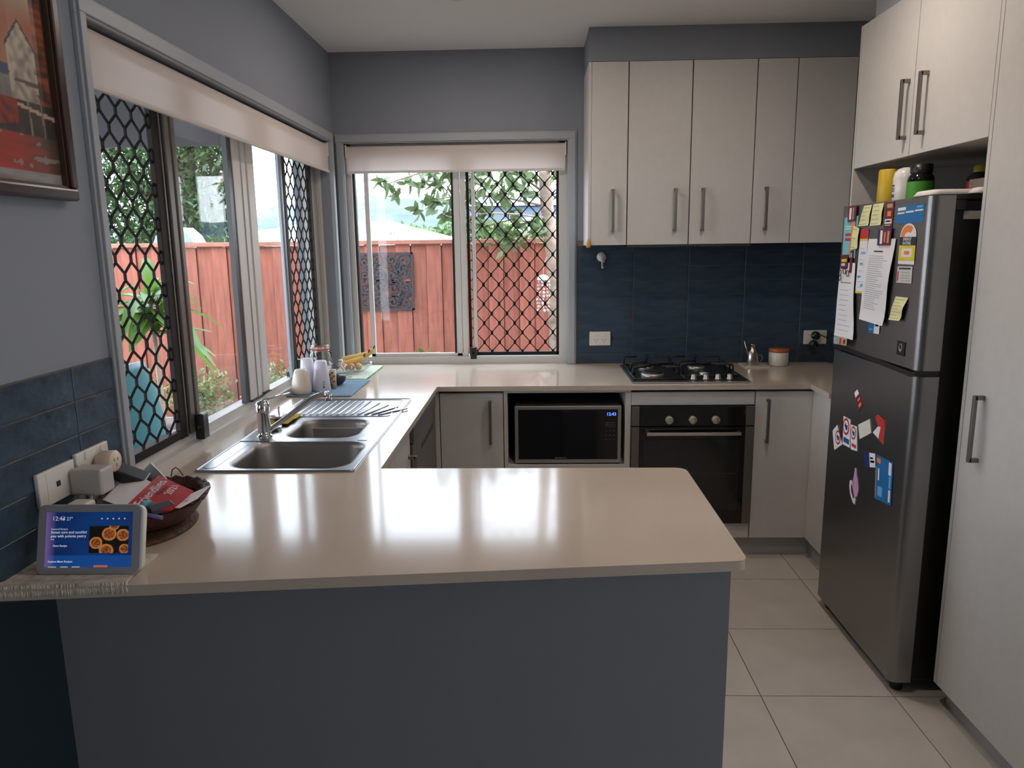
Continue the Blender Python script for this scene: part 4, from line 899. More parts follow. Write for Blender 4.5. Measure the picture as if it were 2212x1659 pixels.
leafp('letter', 'white letter sheet sticking out of the basket towards the wall', 'paper', [(.077, -2.585, .990), (.063, -2.435, 1.008), (.159, -2.500, 1.004), (.162, -2.641, .990)], PAPER)
o, nr = leafp('booklet', 'red booklet titled Friendlies lying in the basket', 'booklet', [(.161, -2.655, .988), (.157, -2.470, 1.012), (.276, -2.539, .995), (.268, -2.637, .982)], RED, .003)
d_ = (Vector((.157, -2.470, 1.012))-Vector((.161, -2.655, .988))).normalized(); up_ = nr.cross(d_).normalized()
text('Friendlies', .036, Vector((.200, -2.632, .991))+nr*.0042, d_, up_, INKW, o, sx=.92)
text('Pharmacy', .012, Vector((.213, -2.58, .997))+nr*.0046, d_, up_, INKD, o)
text('2021', .026, Vector((.238, -2.575, .996))+nr*.0046, d_, up_, INKW, o)
leafp('leaflet', 'white folded leaflet at the right rim of the basket', 'leaflet', [(.294, -2.480, .992), (.262, -2.530, .984), (.248, -2.615, .982), (.282, -2.625, .984), (.300, -2.570, .988)], PAPER)
leafp('envelope', 'white envelope standing at the back of the basket', 'envelope', [(.050, -2.345, .985), (.078, -2.352, 1.012), (.180, -2.462, .996), (.140, -2.455, .960)], PAPER, .004)
put('glasses_case', MB(Matrix.Translation((.238, -2.625, .985)) @ Matrix.Rotation(.9, 4, 'Z') @ Matrix.Rotation(.2, 4, 'X')).box(-.028, .028, -.014, .014, -.006, .008, .003), mat('dark_grey_plastic', (.04, .045, .06), .4), label='dark grey gadget lying in the basket on the red booklet', cat='gadget')
put('blue_tube', MB(Matrix.Translation((.200, -2.632, .990)) @ Matrix.Rotation(1.2, 4, 'Z') @ Matrix.Rotation(1.45, 4, 'Y')).cyl((0, 0, -.02), .010, .04, 14), mat('teal_plastic', (.02, .22, .36), .4), label='teal blue tube in the basket near the screen', cat='tube')
put('pen', MB().tube([(.198, -2.655, .985), (.262, -2.668, .977)], .0045, 8), mat('purple_plastic', (.14, .12, .32), .3), label='purple pen across the near rim of the basket', cat='pen')
put('wire_hook', MB().tube([(.168, -2.43, 1.000), (.170, -2.425, 1.016), (.180, -2.425, 1.022), (.192, -2.432, 1.017), (.205, -2.44, 1.004)], .0014, 6), mat('dark_metal', (.05, .04, .06), .35, .8), label='thin dark wire loop sticking out of the basket', cat='wire')

# cups, jars, mats and fruit near the corner
BMAT = mat('blue_towel', (.20, .31, .42), .95, bump=.5, bscale=200); GMAT = mat('pale_green_towel', (.62, .66, .54), .95, bump=.4, bscale=150)
put('towel', cloth(-.038, .262, -.93, -.515, .9005, .003, 8, 25, 5, .004), BMAT, label='blue towel spread beside the drainer under the cups', cat='towel')
gt = put('towel', cloth(-.0, .235, -.505, -.055, .9005, .005, 10, 12, 8, .004, skew=-.0), GMAT, label='pale green towel under the fruit bowl', cat='towel')
put('edging', MB().tube([(.0, -.507, .9045), (.1, -.509, .9045), (.236, -.507, .9045), (.239, -.3, .9065), (.237, -.055, .9065)], .0022, 6), mat('green_edging', (.16, .42, .14), .9), gt)
CUPW = mat('cream_mug', (.70, .62, .53), .25); CUPL = mat('lilac_white_tumbler', (.66, .64, .74), .35)
ZB = .9075
put('mug', MB().lathe([(.040, 0), (.0445, .002), (.0460, .022), (.0425, .058), (.0345, .095), (.0285, .110), (.025, .114), (.001, .114)], (.018, -.872, ZB), 32), CUPW, label='squat cream mug upside down at the front of the blue towel', cat='mug')
def tumbler(label, x, y, h, r0, r1):
    t = thing('tumbler', (x, y, ZB), label, 'tumbler')
    put('tumbler_body', MB().lathe([(r0-.001, 0), (r0, .002), (r1+.001, h-.006), (r1-.003, h), (.001, h)], (x, y, ZB), 32), CUPL, t)
    a_ = math.radians(-60); 
    for k in range(3): 
        put('print', MB(Matrix.Translation((x, y, ZB)) @ Matrix.Rotation(a_, 4, 'Z')).box((r0+(r1-r0)*.2), (r0+(r1-r0)*.2)+.0012, -.004, .004, .018+k*.012, .026+k*.012), INK if k else INKD, t)
tumbler('tall pale lilac tumbler upside down behind the cream mug', .018, -.770, .150, .043, .028)
tumbler('tall frosted tumbler upside down in front of the big jar', .092, -.800, .143, .043, .028)
# patterned tube
t = thing('spice_tube', (.128, -.770, ZB), 'narrow red and green patterned tube behind the frosted tumbler', 'tube')
put('tube_body', MB().lathe([(.001, 0), (.016, 0), (.016, .092), (.001, .092)], (.134, -.752, ZB), 18), mat('cream_label', (.52, .48, .34), .5), t)
random.seed(9)
for k in range(9): put('pattern', MB(Matrix.Translation((.134, -.752, ZB+.010+k*.0085)) @ Matrix.Rotation(-PI/2+random.uniform(-.8, .8), 4, 'Z')).box(.0155, .0168, -.006, .006, -.004, .005), (REDC if k % 2 else mat('leaf_print', (.12, .20, .05), .5)), t)
# clip jar
def jar(label, c, R, h, neck):
    t = thing('clip_jar', (c[0], c[1], c[2]), label, 'jar')
    put('jar_body', MB().lathe([(.001, .002), (R-.004, 0), (R, .006), (R, h*.80), (R*.96, h*.86), (neck, h*.93), (neck, h)], c, 36), JARG, t)
    return t
c = (.035, -.600, ZB)
t = jar('big clip-top glass jar with an orange rubber seal, tallest of the group', c, .056, .168, .045)
put('seal', MB().lathe([(.046, 0), (.0475, .003), (.046, .006)], (c[0], c[1], ZB+.170), 32, True), mat('orange_rubber', (.60, .12, .05), .5), t)
put('lid', MB().lathe([(.046, 0), (.047, .006), (.043, .016), (.038, .019), (.001, .018)], (c[0], c[1], ZB+.177), 32), JARG, t)
for z in (.166, .180): put('wire_band', MB().tube([(c[0]+.0485*math.cos(2*PI*j/32), c[1]+.0485*math.sin(2*PI*j/32), ZB+z) for j in range(33)], .0013, 6), CHROME, t)
put('clasp', MB().tube([(c[0]+.047, c[1]-.01, ZB+.188), (c[0]+.056, c[1]-.012, ZB+.178), (c[0]+.052, c[1]-.012, ZB+.160), (c[0]+.060, c[1]-.014, ZB+.130)], .0022, 6).tube([(c[0]+.050, c[1]-.01, ZB+.165), (c[0]+.062, c[1]-.02, ZB+.150)], .003, 6), mat('dark_metal', (.05, .04, .06), .35, .8), t)
# round coffee jar
c = (.128, -.655, ZB)
t = thing('coffee_jar', c, 'round glass jar half full of dark coffee', 'jar')
put('jar_body', MB().lathe([(.001, .002), (.030, 0), (.044, .018), (.048, .045), (.044, .075), (.030, .096), (.024, .104)], c, 32), JARG, t)
put('coffee', MB().lathe([(.001, .004), (.028, .004), (.041, .020), (.0455, .040), (.0455, .048), (.001, .052)], c, 28), mat('coffee_dark', (.018, .008, .010), .3), t)
put('stopper', MB().lathe([(.025, 0), (.036, .006), (.038, .016), (.030, .024), (.001, .026)], (c[0], c[1], ZB+.102), 28), JARG, t)
put('small_jar', MB().lathe([(.001, 0), (.022, 0), (.022, .085), (.024, .087), (.024, .104), (.001, .105)], (.060, -.715, ZB), 22), mat('pale_blue_tin', (.45, .48, .62), .4), label='small pale blue tin between the two tumblers', cat='tin')
t = thing('tumbler', (.118, -.47, .91), 'small clear drinking glass on the edge of the green towel', 'glass')
put('glass_wall', MB().lathe([(.001, .004), (.018, .002), (.022, .060), (.0205, .060), (.0165, .006)], (.135, -.455, .909), 24), JARG, t)
# fruit bowl
c = (.125, -.27, .9095)
t = thing('fruit_bowl', c, 'shallow cut-glass bowl holding bananas and small fruit', 'bowl')
put('bowl_body', MB().lathe([(.001, .003), (.045, .0), (.060, .008), (.085, .028), (.098, .042), (.096, .044), (.082, .032), (.055, .012)], c, 40), JARG, t)
put('rim', MB().tube([(c[0]+.098*math.cos(2*PI*j/40), c[1]+.098*math.sin(2*PI*j/40), c[2]+.044+.002*math.sin(j*PI/2)) for j in range(41)], .0022, 6), JARG, t)
BAN = mat('banana_yellow', (.72, .46, .12), .5, var=.15, vscale=20); STEM = mat('banana_stem', (.06, .03, .015), .7)
def banana(label, p0, p1, sag, stem):
    p0, p1 = Vector(p0), Vector(p1); P = []; n = 9
    for i in range(n):
        u = i/(n-1); q = p0.lerp(p1, u); q.z -= sag*4*u*(1-u); P.append(tuple(q))
    o = put('banana', MB().tube(P, [.005, .012, .0155, .017, .0175, .017, .0155, .012, .006], 8), BAN, label=label, cat='banana', group='bananas in the glass bowl')
    q = Vector(P[-1]); d = (q-Vector(P[-2])).normalized(); put('stem', MB().tube([tuple(q), tuple(q+d*.010+Vector((0,0,.012)))], [.004, .0045], 6), STEM, o)
banana('banana lying across the front of the glass bowl', (.055, -.315, .960), (.170, -.250, .985), .010, 1)
banana('banana in the middle of the glass bowl', (.055, -.278, .985), (.188, -.215, 1.005), .012, 1)
banana('banana standing highest at the back of the bowl', (.120, -.190, .975), (.212, -.185, 1.020), .012, 1)
random.seed(3)
for k, (x, y, col, lab) in enumerate(((.085, -.335, 'e0a080', 'pale peach coloured fruit at the front left of the glass bowl'), (.12, -.330, 'd89070', 'pinkish fruit at the front middle of the glass bowl'), (.155, -.315, 'e0b060', 'yellowish fruit at the front right of the glass bowl'))):
    put('fruit', MB().ball((x, y, .943), .019, 14, 10), mat('fruit_skin_%s' % 'abc'[k], col, .5), label=lab, cat='fruit')
# oil can and jar near the cooktop
CERA = mat('white_enamel', (.66, .62, .57), .3)
put('spoon_rest', MB().slab(rrect(2.262, 2.40, -.215, -.06, .012, 4), [], .9002, .907), CERA, label='flat white stand under the steel oil can', cat='tray')
c = (2.322, -.135, .907)
t = thing('oil_can', c, 'steel oil pourer with thin spout and loop handle', 'oil can')
OS = mat('oil_can_steel', (.50, .44, .37), .25, 1)
put('can_body', MB().lathe([(.001, 0), (.034, 0), (.035, .003), (.026, .070), (.021, .082), (.013, .092), (.012, .100), (.016, .112), (.017, .116), (.001, .117)], c, 30), OS, t)
put('spout', MB().tube([(c[0]-.022, c[1], c[2]+.055), (c[0]-.033, c[1], c[2]+.080), (c[0]-.050, c[1], c[2]+.135)], [.006, .004, .0025], 8), OS, t)
put('handle', MB().tube([(c[0]+.028, c[1], c[2]+.055), (c[0]+.045, c[1], c[2]+.056), (c[0]+.055, c[1], c[2]+.042), (c[0]+.050, c[1], c[2]+.025), (c[0]+.036, c[1], c[2]+.018)], .003, 8), OS, t)
c = (2.472, -.115, .9005)
t = thing('canister', c, 'small white canister with an orange-brown wooden lid', 'canister')
put('canister_body', MB().lathe([(.001, 0), (.050, 0), (.053, .004), (.053, .074), (.051, .076)], c, 36), CERA, t)
put('lid', MB().lathe([(.053, 0), (.055, .002), (.055, .016), (.052, .019), (.001, .020)], (c[0], c[1], c[2]+.075), 36), mat('orange_wood', (.42, .13, .035), .45, var=.15, vscale=20), t)

# ---------------------------------------------------------------- ceiling downlights, some of them added as unseen fill
proto = None
for i, (x, y) in enumerate(LAMPS):
    lab = ['recessed ceiling downlight nearest the back window', 'recessed ceiling downlight above the floor between bench and fridge', 'added unseen downlight above the peninsula benchtop, lighting the bench',
           'added unseen fill downlight by the living room wall, nearest the pantry', 'added unseen fill downlight in the middle of the living room'][i]
    t = thing('downlight', (x, y, H-.012), lab, 'downlight', 'ceiling downlights')
    put('bezel', MB().lathe([(.036, .010), (.040, .012), (.048, .006), (.048, .012)], (x, y, H-.012), 28), WHITEP, t)
    put('lens', MB().lathe([(.001, 0), (.036, 0), (.036, .002)], (x, y, H-.004), 24), mat('lit_lens', (1, .85, .68), .5, emit=6), t)
    ld = bpy.data.lights.new('downlight_lamp', 'AREA'); ld.shape = 'DISK'; ld.size = .075; ld.energy = LAMP_W*(1.15 if i < 3 else .7); ld.color = LAMP_COL
    lo_ = bpy.data.objects.new('lamp', ld); C.objects.link(lo_); lo_.parent = t; lo_.location = (0, 0, -.002)

# ================================================================== OUTSIDE
GR = mat('garden_mulch', (.16, .145, .12), .95, var=.4, vscale=3, bump=.5, bscale=30)
put('ground', MB().box(-60, 60, .35, 160, -.3, -.02).box(-60, -.35, -12, .35, -.3, -.02), GR, label='garden ground beyond the windows', cat='ground', kind='structure')
PAVE = mat('patio_paving', (.30, .27, .24), .9, var=.15, vscale=4)
put('patio', MB().box(-4.2, -.21, -9, .6, -.02, .0), PAVE, label='patio slab outside the side window', cat='patio', kind='structure')
# patio roof seen at the top of the wide window
t = thing('patio_roof', (-2, -3, 2.22), 'grey patio roof edge seen at the top of the wide window', 'patio roof')
RG = mat('roof_grey', (.16, .155, .16), .7); RD = mat('beam_dark_grey', (.085, .08, .09), .7)
put('ceiling_sheet', MB().box(-4.2, -.22, -5.2, .62, 2.50, 2.54), RG, t); put('fascia_beam', MB().box(-4.2, -.22, .56, .62, 2.225, 2.50), RD, t)
put('side_beam', MB().box(-4.2, -4.1, -5.2, .56, 2.225, 2.50), RD, t)
put('post', MB().box(-4.2, -4.1, -2.6, -2.5, 0, 2.25), RD, t)
# fence: every paling its own piece
FYY = 2.6
fe = thing('timber_fence', (0, FYY, 0), 'red stained timber paling fence behind the garden', 'fence')
random.seed(21)
x = -6.0; k = 0; joint = -.448; pitch = .142
x0 = joint - math.ceil((joint+6.0)/pitch)*pitch
while x0 < 3.6:
    dpt = .0 if k % 2 else -.018
    dz = random.uniform(-.004, .004)
    put('paling', MB().box(x0+.0025, x0+pitch-.0025, FYY+dpt, FYY+dpt+.014, .0, 1.600+dz), FENCE, fe)
    x0 += pitch; k += 1
put('cap_rail', MB().box(-6.1, 3.7, FYY-.045, FYY+.05, 1.602, 1.640, .004), FCAP, fe)
put('gap_shade_sheet', MB().box(-6.1, 3.7, FYY+.0145, FYY+.018, 0, 1.59), mat('paling_gap_shade', (.03, .012, .008), .9), fe)  # dark sheet added to stand in for shade in the gaps between palings
put('rail', MB().box(-6.1, 3.7, FYY+.019, FYY+.05, .3, .38).box(-6.1, 3.7, FYY+.019, FYY+.05, 1.3, 1.38), FCAP, fe)
# scrollwork panel on the fence
t = thing('wall_art', (-.26, 2.55, 1.0), 'dark metal scrollwork panel hanging on the fence', 'wall art')
DM = mat('dark_cast_metal', (.020, .022, .028), .55)
ax0, ax1, az0, az1, ay = -.52, .0, 1.003, 1.530, 2.570
put('frame', MB().box(ax0, ax1, ay-.006, ay+.006, az0, az0+.018).box(ax0, ax1, ay-.006, ay+.006, az1-.018, az1).box(ax0, ax0+.018, ay-.006, ay+.006, az0, az1).box(ax1-.018, ax1, ay-.006, ay+.006, az0, az1), DM, t)
random.seed(12); m = MB()
def ribbon(pts, w0, w1):
    n = len(pts); L, Rr = [], []
    for i in range(n):
        a_ = pts[max(0, i-1)]; b_ = pts[min(n-1, i+1)]; dx, dz = b_[0]-a_[0], b_[1]-a_[1]; l = math.hypot(dx, dz) or 1; w_ = w0+(w1-w0)*i/(n-1)
        cl = lambda p: (min(max(p[0], ax0+.004), ax1-.004), min(max(p[1], az0+.004), az1-.004))
        L.append(cl((pts[i][0]-dz/l*w_, pts[i][1]+dx/l*w_))); Rr.append(cl((pts[i][0]+dz/l*w_, pts[i][1]-dx/l*w_)))
    for i in range(n-1): m.prism([L[i], Rr[i], Rr[i+1], L[i+1]], ay-.004, ay+.004, 'xz')
for j in range(4):
    for i in range(4):
        cx, cz = ax0+.075+i*.124+random.uniform(-.012, .012), az0+.075+j*.126+random.uniform(-.012, .012)
        R0 = random.uniform(.056, .068); a0 = random.uniform(0, 6.28); dr_ = random.choice((-1, 1))
        ribbon([(cx+R0*(1-.85*u/14)*math.cos(a0+dr_*u*.75), cz+R0*(1-.85*u/14)*math.sin(a0+dr_*u*.75)) for u in range(15)], .0075, .0105)
        for a1 in (a0+.7, a0+2.3, a0+4.0):
            ribbon([(cx+(R0+.004*u)*math.cos(a1+dr_*-u*.3), cz+(R0+.006*u)*math.sin(a1-dr_*u*.3)) for u in range(7)], .007, .002)
for k in range(70):
    cx, cz = random.uniform(ax0+.04, ax1-.04), random.uniform(az0+.04, az1-.04); a0 = random.uniform(0, 6.28); L_ = random.uniform(.03, .06)
    m.prism([(cx, cz), (cx+L_*.5*math.cos(a0+.4), cz+L_*.5*math.sin(a0+.4)), (cx+L_*math.cos(a0), cz+L_*math.sin(a0)), (cx+L_*.5*math.cos(a0-.4), cz+L_*.5*math.sin(a0-.4))], ay-.003, ay+.003, 'xz')
put('scrollwork', m, DM, t, kind='stuff')

# leaf helpers
def leaf_mesh(L, W, fold=.15, droop=.2, n=5):
    m = MB(); vs = []; f = []
    for i in range(n+1):
        u = i/n; w_ = W*math.sin(PI*min(1, u*.96+.02))**.8; z = -droop*L*u*u
        vs += [(u*L, -w_/2, z+fold*w_), (u*L, 0, z), (u*L, w_/2, z+fold*w_)]
    for i in range(n): 
        a_ = i*3; f += [(a_, a_+1, a_+4, a_+3), (a_+1, a_+2, a_+5, a_+4)]
    m._add(vs, f, True); return m
def leaf_cloud(m, pts, size, seed, spread=1.0):
    random.seed(seed)
    for (x, y, z) in pts:
        L = size*random.uniform(.6, 1.3); W = L*.42; R = Matrix.Rotation(random.uniform(0, 6.28), 3, 'Z') @ Matrix.Rotation(random.uniform(-1.2, 1.2), 3, 'Y') @ Matrix.Rotation(random.uniform(-1, 1), 3, 'X')
        q = [Vector((0,0,0)), Vector((L*.5, -W/2, 0)), Vector((L, 0, -.1*L)), Vector((L*.5, W/2, 0))]
        m._add([tuple(R @ v+Vector((x, y, z))) for v in q], [(0, 1, 2, 3)])
def blob(c, r, n, seed, shell=.45):
    random.seed(seed); o = []
    for _ in range(n):
        v = Vector((random.gauss(0, 1), random.gauss(0, 1), random.gauss(0, 1))).normalized()*(random.random()**shell)
        o.append((c[0]+v.x*r[0], c[1]+v.y*r[1], c[2]+v.z*r[2]))
    return o
# big tree left, beyond the fence
t = thing('dense_tree', (-3.6, 6.0, 0), 'big dense green tree beyond the fence, seen through the wide window', 'tree')
put('trunk', MB().tube([(-3.75, 6, 0), (-3.7, 6, 1.5), (-3.6, 6, 2.6), (-3.5, 6, 4)], [.17, .15, .13, .08], 10).tube([(-3.65, 6, 1.9), (-3.0, 5.9, 2.6), (-2.6, 5.8, 3.4)], [.07, .05, .02], 7).tube([(-3.7, 6, 1.7), (-4.3, 6, 2.5), (-4.9, 6, 3.2)], [.07, .05, .02], 7), BARK, t)
m = MB()
for i, (c_, r_, n_) in enumerate((((-4.6, 6, 2.9), (1.2, .8, .8), 2600), ((-3.7, 6.1, 2.75), (.9, .7, .7), 2600), ((-4.2, 6, 2.0), (1.2, .6, .55), 2300), ((-5.6, 6, 2.4), (1.0, .8, 1.1), 1800), ((-3.35, 6, 2.05), (.62, .6, .55), 2200), ((-3.3, 6, 2.9), (.5, .5, .5), 1100), ((-3.4, 6.2, 1.55), (.75, .5, .25), 1100))):
    leaf_cloud(m, [p for p in blob(c_, r_, n_, 30+i) if p[0] < -2.78+.1*math.sin(p[2]*9)], .115, 50+i)
put('foliage', m, LEAF1, t, kind='stuff')
# neighbour trees and hills
def far_tree(label, c, r, n, size, mt_, seed):
    t = thing('bushy_tree', (c[0], c[1], 0), label, 'tree'); put('trunk', MB().tube([(c[0], c[1], -.1), (c[0], c[1], c[2])], [.12, .08], 7), BARK, t)
    m = MB(); leaf_cloud(m, blob(c, r, n, seed), size, seed+1); put('foliage', m, mt_, t, kind='stuff')
far_tree('bright green bushy tree beyond the fence, right of the white roof', (-1.0, 21, 1.75), (1.9, 1.2, .75), 3200, .22, LEAF5, 71)
far_tree('round green tree just behind the ridge of the white roof', (-3.5, 24, 2.0), (.9, .8, .40), 800, .25, LEAF5, 73)
far_tree('small green tree behind the white roof, beside its vent', (-6.6, 30, 2.0), (1.0, .9, .5), 700, .25, LEAF5, 77)
far_tree('low green trees beyond the fence behind the right grille', (2.6, 19, 1.6), (1.9, 1.2, .9), 2600, .22, LEAF5, 79)
far_tree('green trees beyond the fence between the two sash stiles', (-9.8, 17.5, 1.75), (1.4, 1.0, .75), 2000, .20, LEAF5, 83)
HILL = mat('haze_tinted_hill', (.085, .115, .145), .95, var=.3, vscale=.15); SLOPE = mat('light_green_slope', (.15, .20, .09), .95, var=.2, vscale=.6)  # distance haze of the hills is painted into their base colour
def ridge(name, label, x0, x1, y, fn, m_, depth):
    mb = MB(); n = 70; vs = []; f = []
    for i in range(n+1):
        x = x0+(x1-x0)*i/n; h = fn(x); vs += [(x, y-depth, -.3), (x, y-depth*.4, h*.65), (x, y, h), (x, y+depth*.6, -.3)]
    for i in range(n):
        for k in range(3): a_ = i*4+k; f.append((a_, a_+1, a_+5, a_+4))
    mb._add(vs, f, True); return put(name, mb, m_, label=label, cat='hill')
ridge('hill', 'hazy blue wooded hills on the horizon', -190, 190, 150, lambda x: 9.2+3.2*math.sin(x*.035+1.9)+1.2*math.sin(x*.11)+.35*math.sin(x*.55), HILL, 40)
ridge('hill', 'light green grassy slope below the pale blue house', -14, 34, 44, lambda x: 2.4+1.1*math.exp(-((x-4)/9)**2), SLOPE, 10)
# white roofed house
ROOF = mat('white_metal_roof', (.80, .80, .80), .6); 
t = thing('house', (-4, 15, 0), 'neighbouring house with a low white metal roof behind the fence', 'house')
put('wall', MB().box(-7.5, -1.1, 14.6, 19, -.02, 1.62), mat('house_render', (.6, .6, .58), .8), t)
m = MB(); m._add([(-7.9, 14, 1.66), (-.62, 14, 1.66), (-.62, 19.4, 1.66), (-7.9, 19.4, 1.66), (-5.2, 16.7, 2.30), (-2.9, 16.7, 2.30), (-7.9, 14, 1.60), (-.62, 14, 1.60), (-.62, 19.4, 1.60), (-7.9, 19.4, 1.60)],
       [(0, 1, 5, 4), (1, 2, 5), (2, 3, 4, 5), (3, 0, 4), (0, 6, 7, 1), (1, 7, 8, 2), (2, 8, 9, 3), (3, 9, 6, 0), (6, 9, 8, 7)])
rf = put('roof', m, ROOF, t)
put('vent', MB().cyl((-2.75, 15.9, 2.05), .06, .28, 12), ROOF, rf); put('flue', MB().box(-2.6, -2.48, 15.0, 15.1, 1.88, 1.95), mat('flue_dark', (.1, .1, .11), .6), rf)
t = thing('antenna', (-1.85, 9, 0), 'thin television antenna mast beyond the fence', 'antenna')
put('mast', MB().tube([(-1.80, 9, 0), (-1.84, 9, 1.7), (-1.885, 9, 2.30)], .013, 6), mat('mast_grey', (.35, .36, .38), .5), t)
m = MB()
for z, l_ in ((2.12, .14), (2.02, .10), (1.92, .12)): m.tube([(-1.87-l_, 9, z+.05), (-1.87+l_*.5, 9, z-.03)], .008, 5)
put('element', m, MATS['mast_grey'], t)
t = thing('antenna', (-1.45, 9.3, 0), 'second thinner antenna beside the sash stile', 'antenna')
put('mast', MB().tube([(-1.44, 9.3, 0), (-1.45, 9.3, 2.05)], .010, 6), MATS['mast_grey'], t); put('element', MB().tube([(-1.62, 9.3, 2.0), (-1.28, 9.3, 1.93)], .010, 5).tube([(-1.34, 9.3, 1.95), (-1.36, 9.3, 1.70)], .010, 5), MATS['mast_grey'], t)
t = thing('house', (-.8, 62, 0), 'long pale blue house on the far slope', 'house')
PB = mat('pale_blue_wall', (.10, .14, .24), .7); put('wall', MB().box(-5.0, 5.2, 61, 66, -.02, 4.9), PB, t)
put('roof', MB().prism([(60.4, 5.1), (66.6, 5.1), (63.5, 6.1)], -5.5, 5.7, 'yz'), mat('blue_grey_roof', (.10, .13, .20), .6), t); put('gutter', MB().box(-5.5, 5.7, 60.3, 60.42, 4.95, 5.12), ROOF, t)
t = put('shed', MB().box(-3.20, -2.78, 4.2, 4.5, 0, 1.66).prism([(-3.22, 1.66), (-2.76, 1.66), (-2.80, 1.74), (-2.90, 1.83), (-3.10, 1.83), (-3.18, 1.74)], 4.18, 4.52, 'xz'), mat('pale_shed', (.22, .27, .30), .7), label='pale shed gable just above the fence in front of the tree', cat='shed')

# right tree in front of the fence, with broad leaves one by one
t = thing('broad_leaf_tree', (1.27, 2.2, 0), 'broad leaved tree with a pale trunk right outside the grille', 'tree')
put('trunk', MB().tube([(1.32, 2.2, -.02), (1.31, 2.2, .6), (1.29, 2.2, 1.1), (1.27, 2.2, 1.5), (1.225, 2.2, 1.85), (1.20, 2.2, 2.2), (1.16, 2.2, 2.9)], [.085, .07, .062, .058, .055, .052, .04], 12), mat('pale_trunk_bark', (.25, .18, .13), .9, var=.4, vscale=14, bump=.6, bscale=25), t)
BR = [[(1.24, 2.2, 1.72), (.95, 2.1, 1.80), (.66, 2.05, 1.73), (.38, 2.0, 1.83)], [(1.22, 2.2, 1.90), (.9, 2.15, 1.97), (.6, 2.1, 2.0), (.35, 2.0, 1.97), (.22, 1.95, 1.88)], [(1.20, 2.2, 2.1), (.85, 2.1, 2.22), (.45, 2.0, 2.24), (.12, 1.95, 2.15), (-.07, 1.95, 2.09)],
      [(1.24, 2.2, 1.8), (1.0, 2.0, 1.83), (.80, 1.95, 1.84), (.6, 1.9, 1.83)], [(1.2, 2.2, 2.15), (1.4, 2.1, 2.3), (1.6, 2.1, 2.2)], [(1.22, 2.2, 2.0), (.95, 2.3, 2.2), (.7, 2.2, 2.35)], [(1.24, 2.2, 1.75), (1.05, 2.1, 1.66), (.92, 2.05, 1.60)]]
random.seed(17)
base_leaf = None; BO = []
for b_ in BR: BO.append(put('branch', MB().tube(b_, [.012]+[.008]*(len(b_)-2)+[.004], 6), MATS['pale_trunk_bark'], t))
ROS = [(.02, 2.12), (-.10, 2.08), (-.02, 2.02), (.16, 2.10), (.24, 2.16), (.30, 2.06), (.38, 2.17), (.44, 2.08), (.20, 1.96), (.30, 1.92), (.42, 1.95), (.14, 1.86), (.36, 1.84), (.52, 2.02), (.56, 2.16), (.60, 1.93),
       (.64, 2.10), (.70, 2.02), (.72, 2.17), (.80, 2.08), (.84, 1.97), (.90, 2.14), (.96, 2.05), (1.02, 2.15), (1.06, 1.98), (.60, 1.76), (.70, 1.72), (.80, 1.70), (.66, 1.84), (.90, 1.66), (.98, 1.72), (1.12, 1.76), (1.16, 1.68), (1.34, 2.12), (1.36, 2.0), (.88, 1.60), (1.10, 2.10), (.48, 1.78), (.92, 1.82), (.30, 2.22), (.66, 2.24)]
random.seed(23)
for k, (x, z) in enumerate(ROS):
    y = random.uniform(1.85, 2.35); bi = min(range(len(BR)), key=lambda q: min((Vector(p)-Vector((x, 2.1, z))).length for p in BR[q])); o = BO[bi]
    n_ = 7 if k < 37 else 6
    ax = Vector((random.gauss(0, .5), -.4, random.gauss(.2, .5)))
    for q in range(n_):
        if base_leaf is None: lf = base_leaf = put('leaf', leaf_mesh(.130, .050), LEAF2, o, fix=False)
        else: lf = base_leaf.copy(); C.objects.link(lf); lf.parent = o
        lf.rotation_euler = (random.uniform(-.9, .9), random.uniform(-.5, .9), q*6.283/n_+random.uniform(-.3, .3)); s_ = random.uniform(.75, 1.2); lf.scale = (s_, s_, s_)
        # leaves of a rosette fan out in the picture of the twig, mostly side on
        ang = q*6.283/n_+random.uniform(-.6, .6); d_ = Vector((math.cos(ang), random.uniform(-.5, .5), math.sin(ang))).normalized()
        lf.rotation_euler = d_.to_track_quat('X', 'Y' if random.random() < .5 else 'Z').to_euler(); lf.rotation_euler.rotate_axis('X', random.uniform(-.9, .9))
        lf.location = Vector((x, y, z))-WLOC[o.name]+d_*random.uniform(.01, .06)
m = MB(); random.seed(24)
pts = [(x+random.gauss(0, .09), random.uniform(2.0, 2.5), z+random.gauss(0, .06)) for x, z in ROS[13:] for _ in range(9)]
leaf_cloud(m, pts, .11, 25); put('leaf_mass', m, LEAF2, t, kind='stuff')
# shell wind chime on the trunk
t = thing('wind_chime', (1.19, 2.02, .95), 'shell wind chime with a domed white cap hanging on the trunk', 'wind chime')
SHL = mat('shell_white', (.36, .31, .29), .4); SHP = mat('shell_peach', (.42, .20, .13), .4)
put('dome', MB().lathe([(.052, 0), (.050, .018), (.036, .036), (.015, .045), (.001, .046)], (1.185, 2.02, 1.290), 24), SHL, t)
put('hanger', MB().tube([(1.185, 2.02, 1.336), (1.19, 2.06, 1.42), (1.22, 2.14, 1.48)], .002, 5), SHL, t)
random.seed(5)
for k in range(8):
    a_ = k*PI/4; x, y = 1.185+.042*math.cos(a_), 2.02+.042*math.sin(a_); m = MB(); m.tube([(x, y, 1.295), (x, y, 1.0)], .0012, 4)
    for q in range(9):
        m.ball((x+random.uniform(-.008, .008), y, 1.275-q*.030), random.uniform(.007, .013), 7, 5, 1.2)
    put('strand', m, SHP if k % 2 else SHL, t)
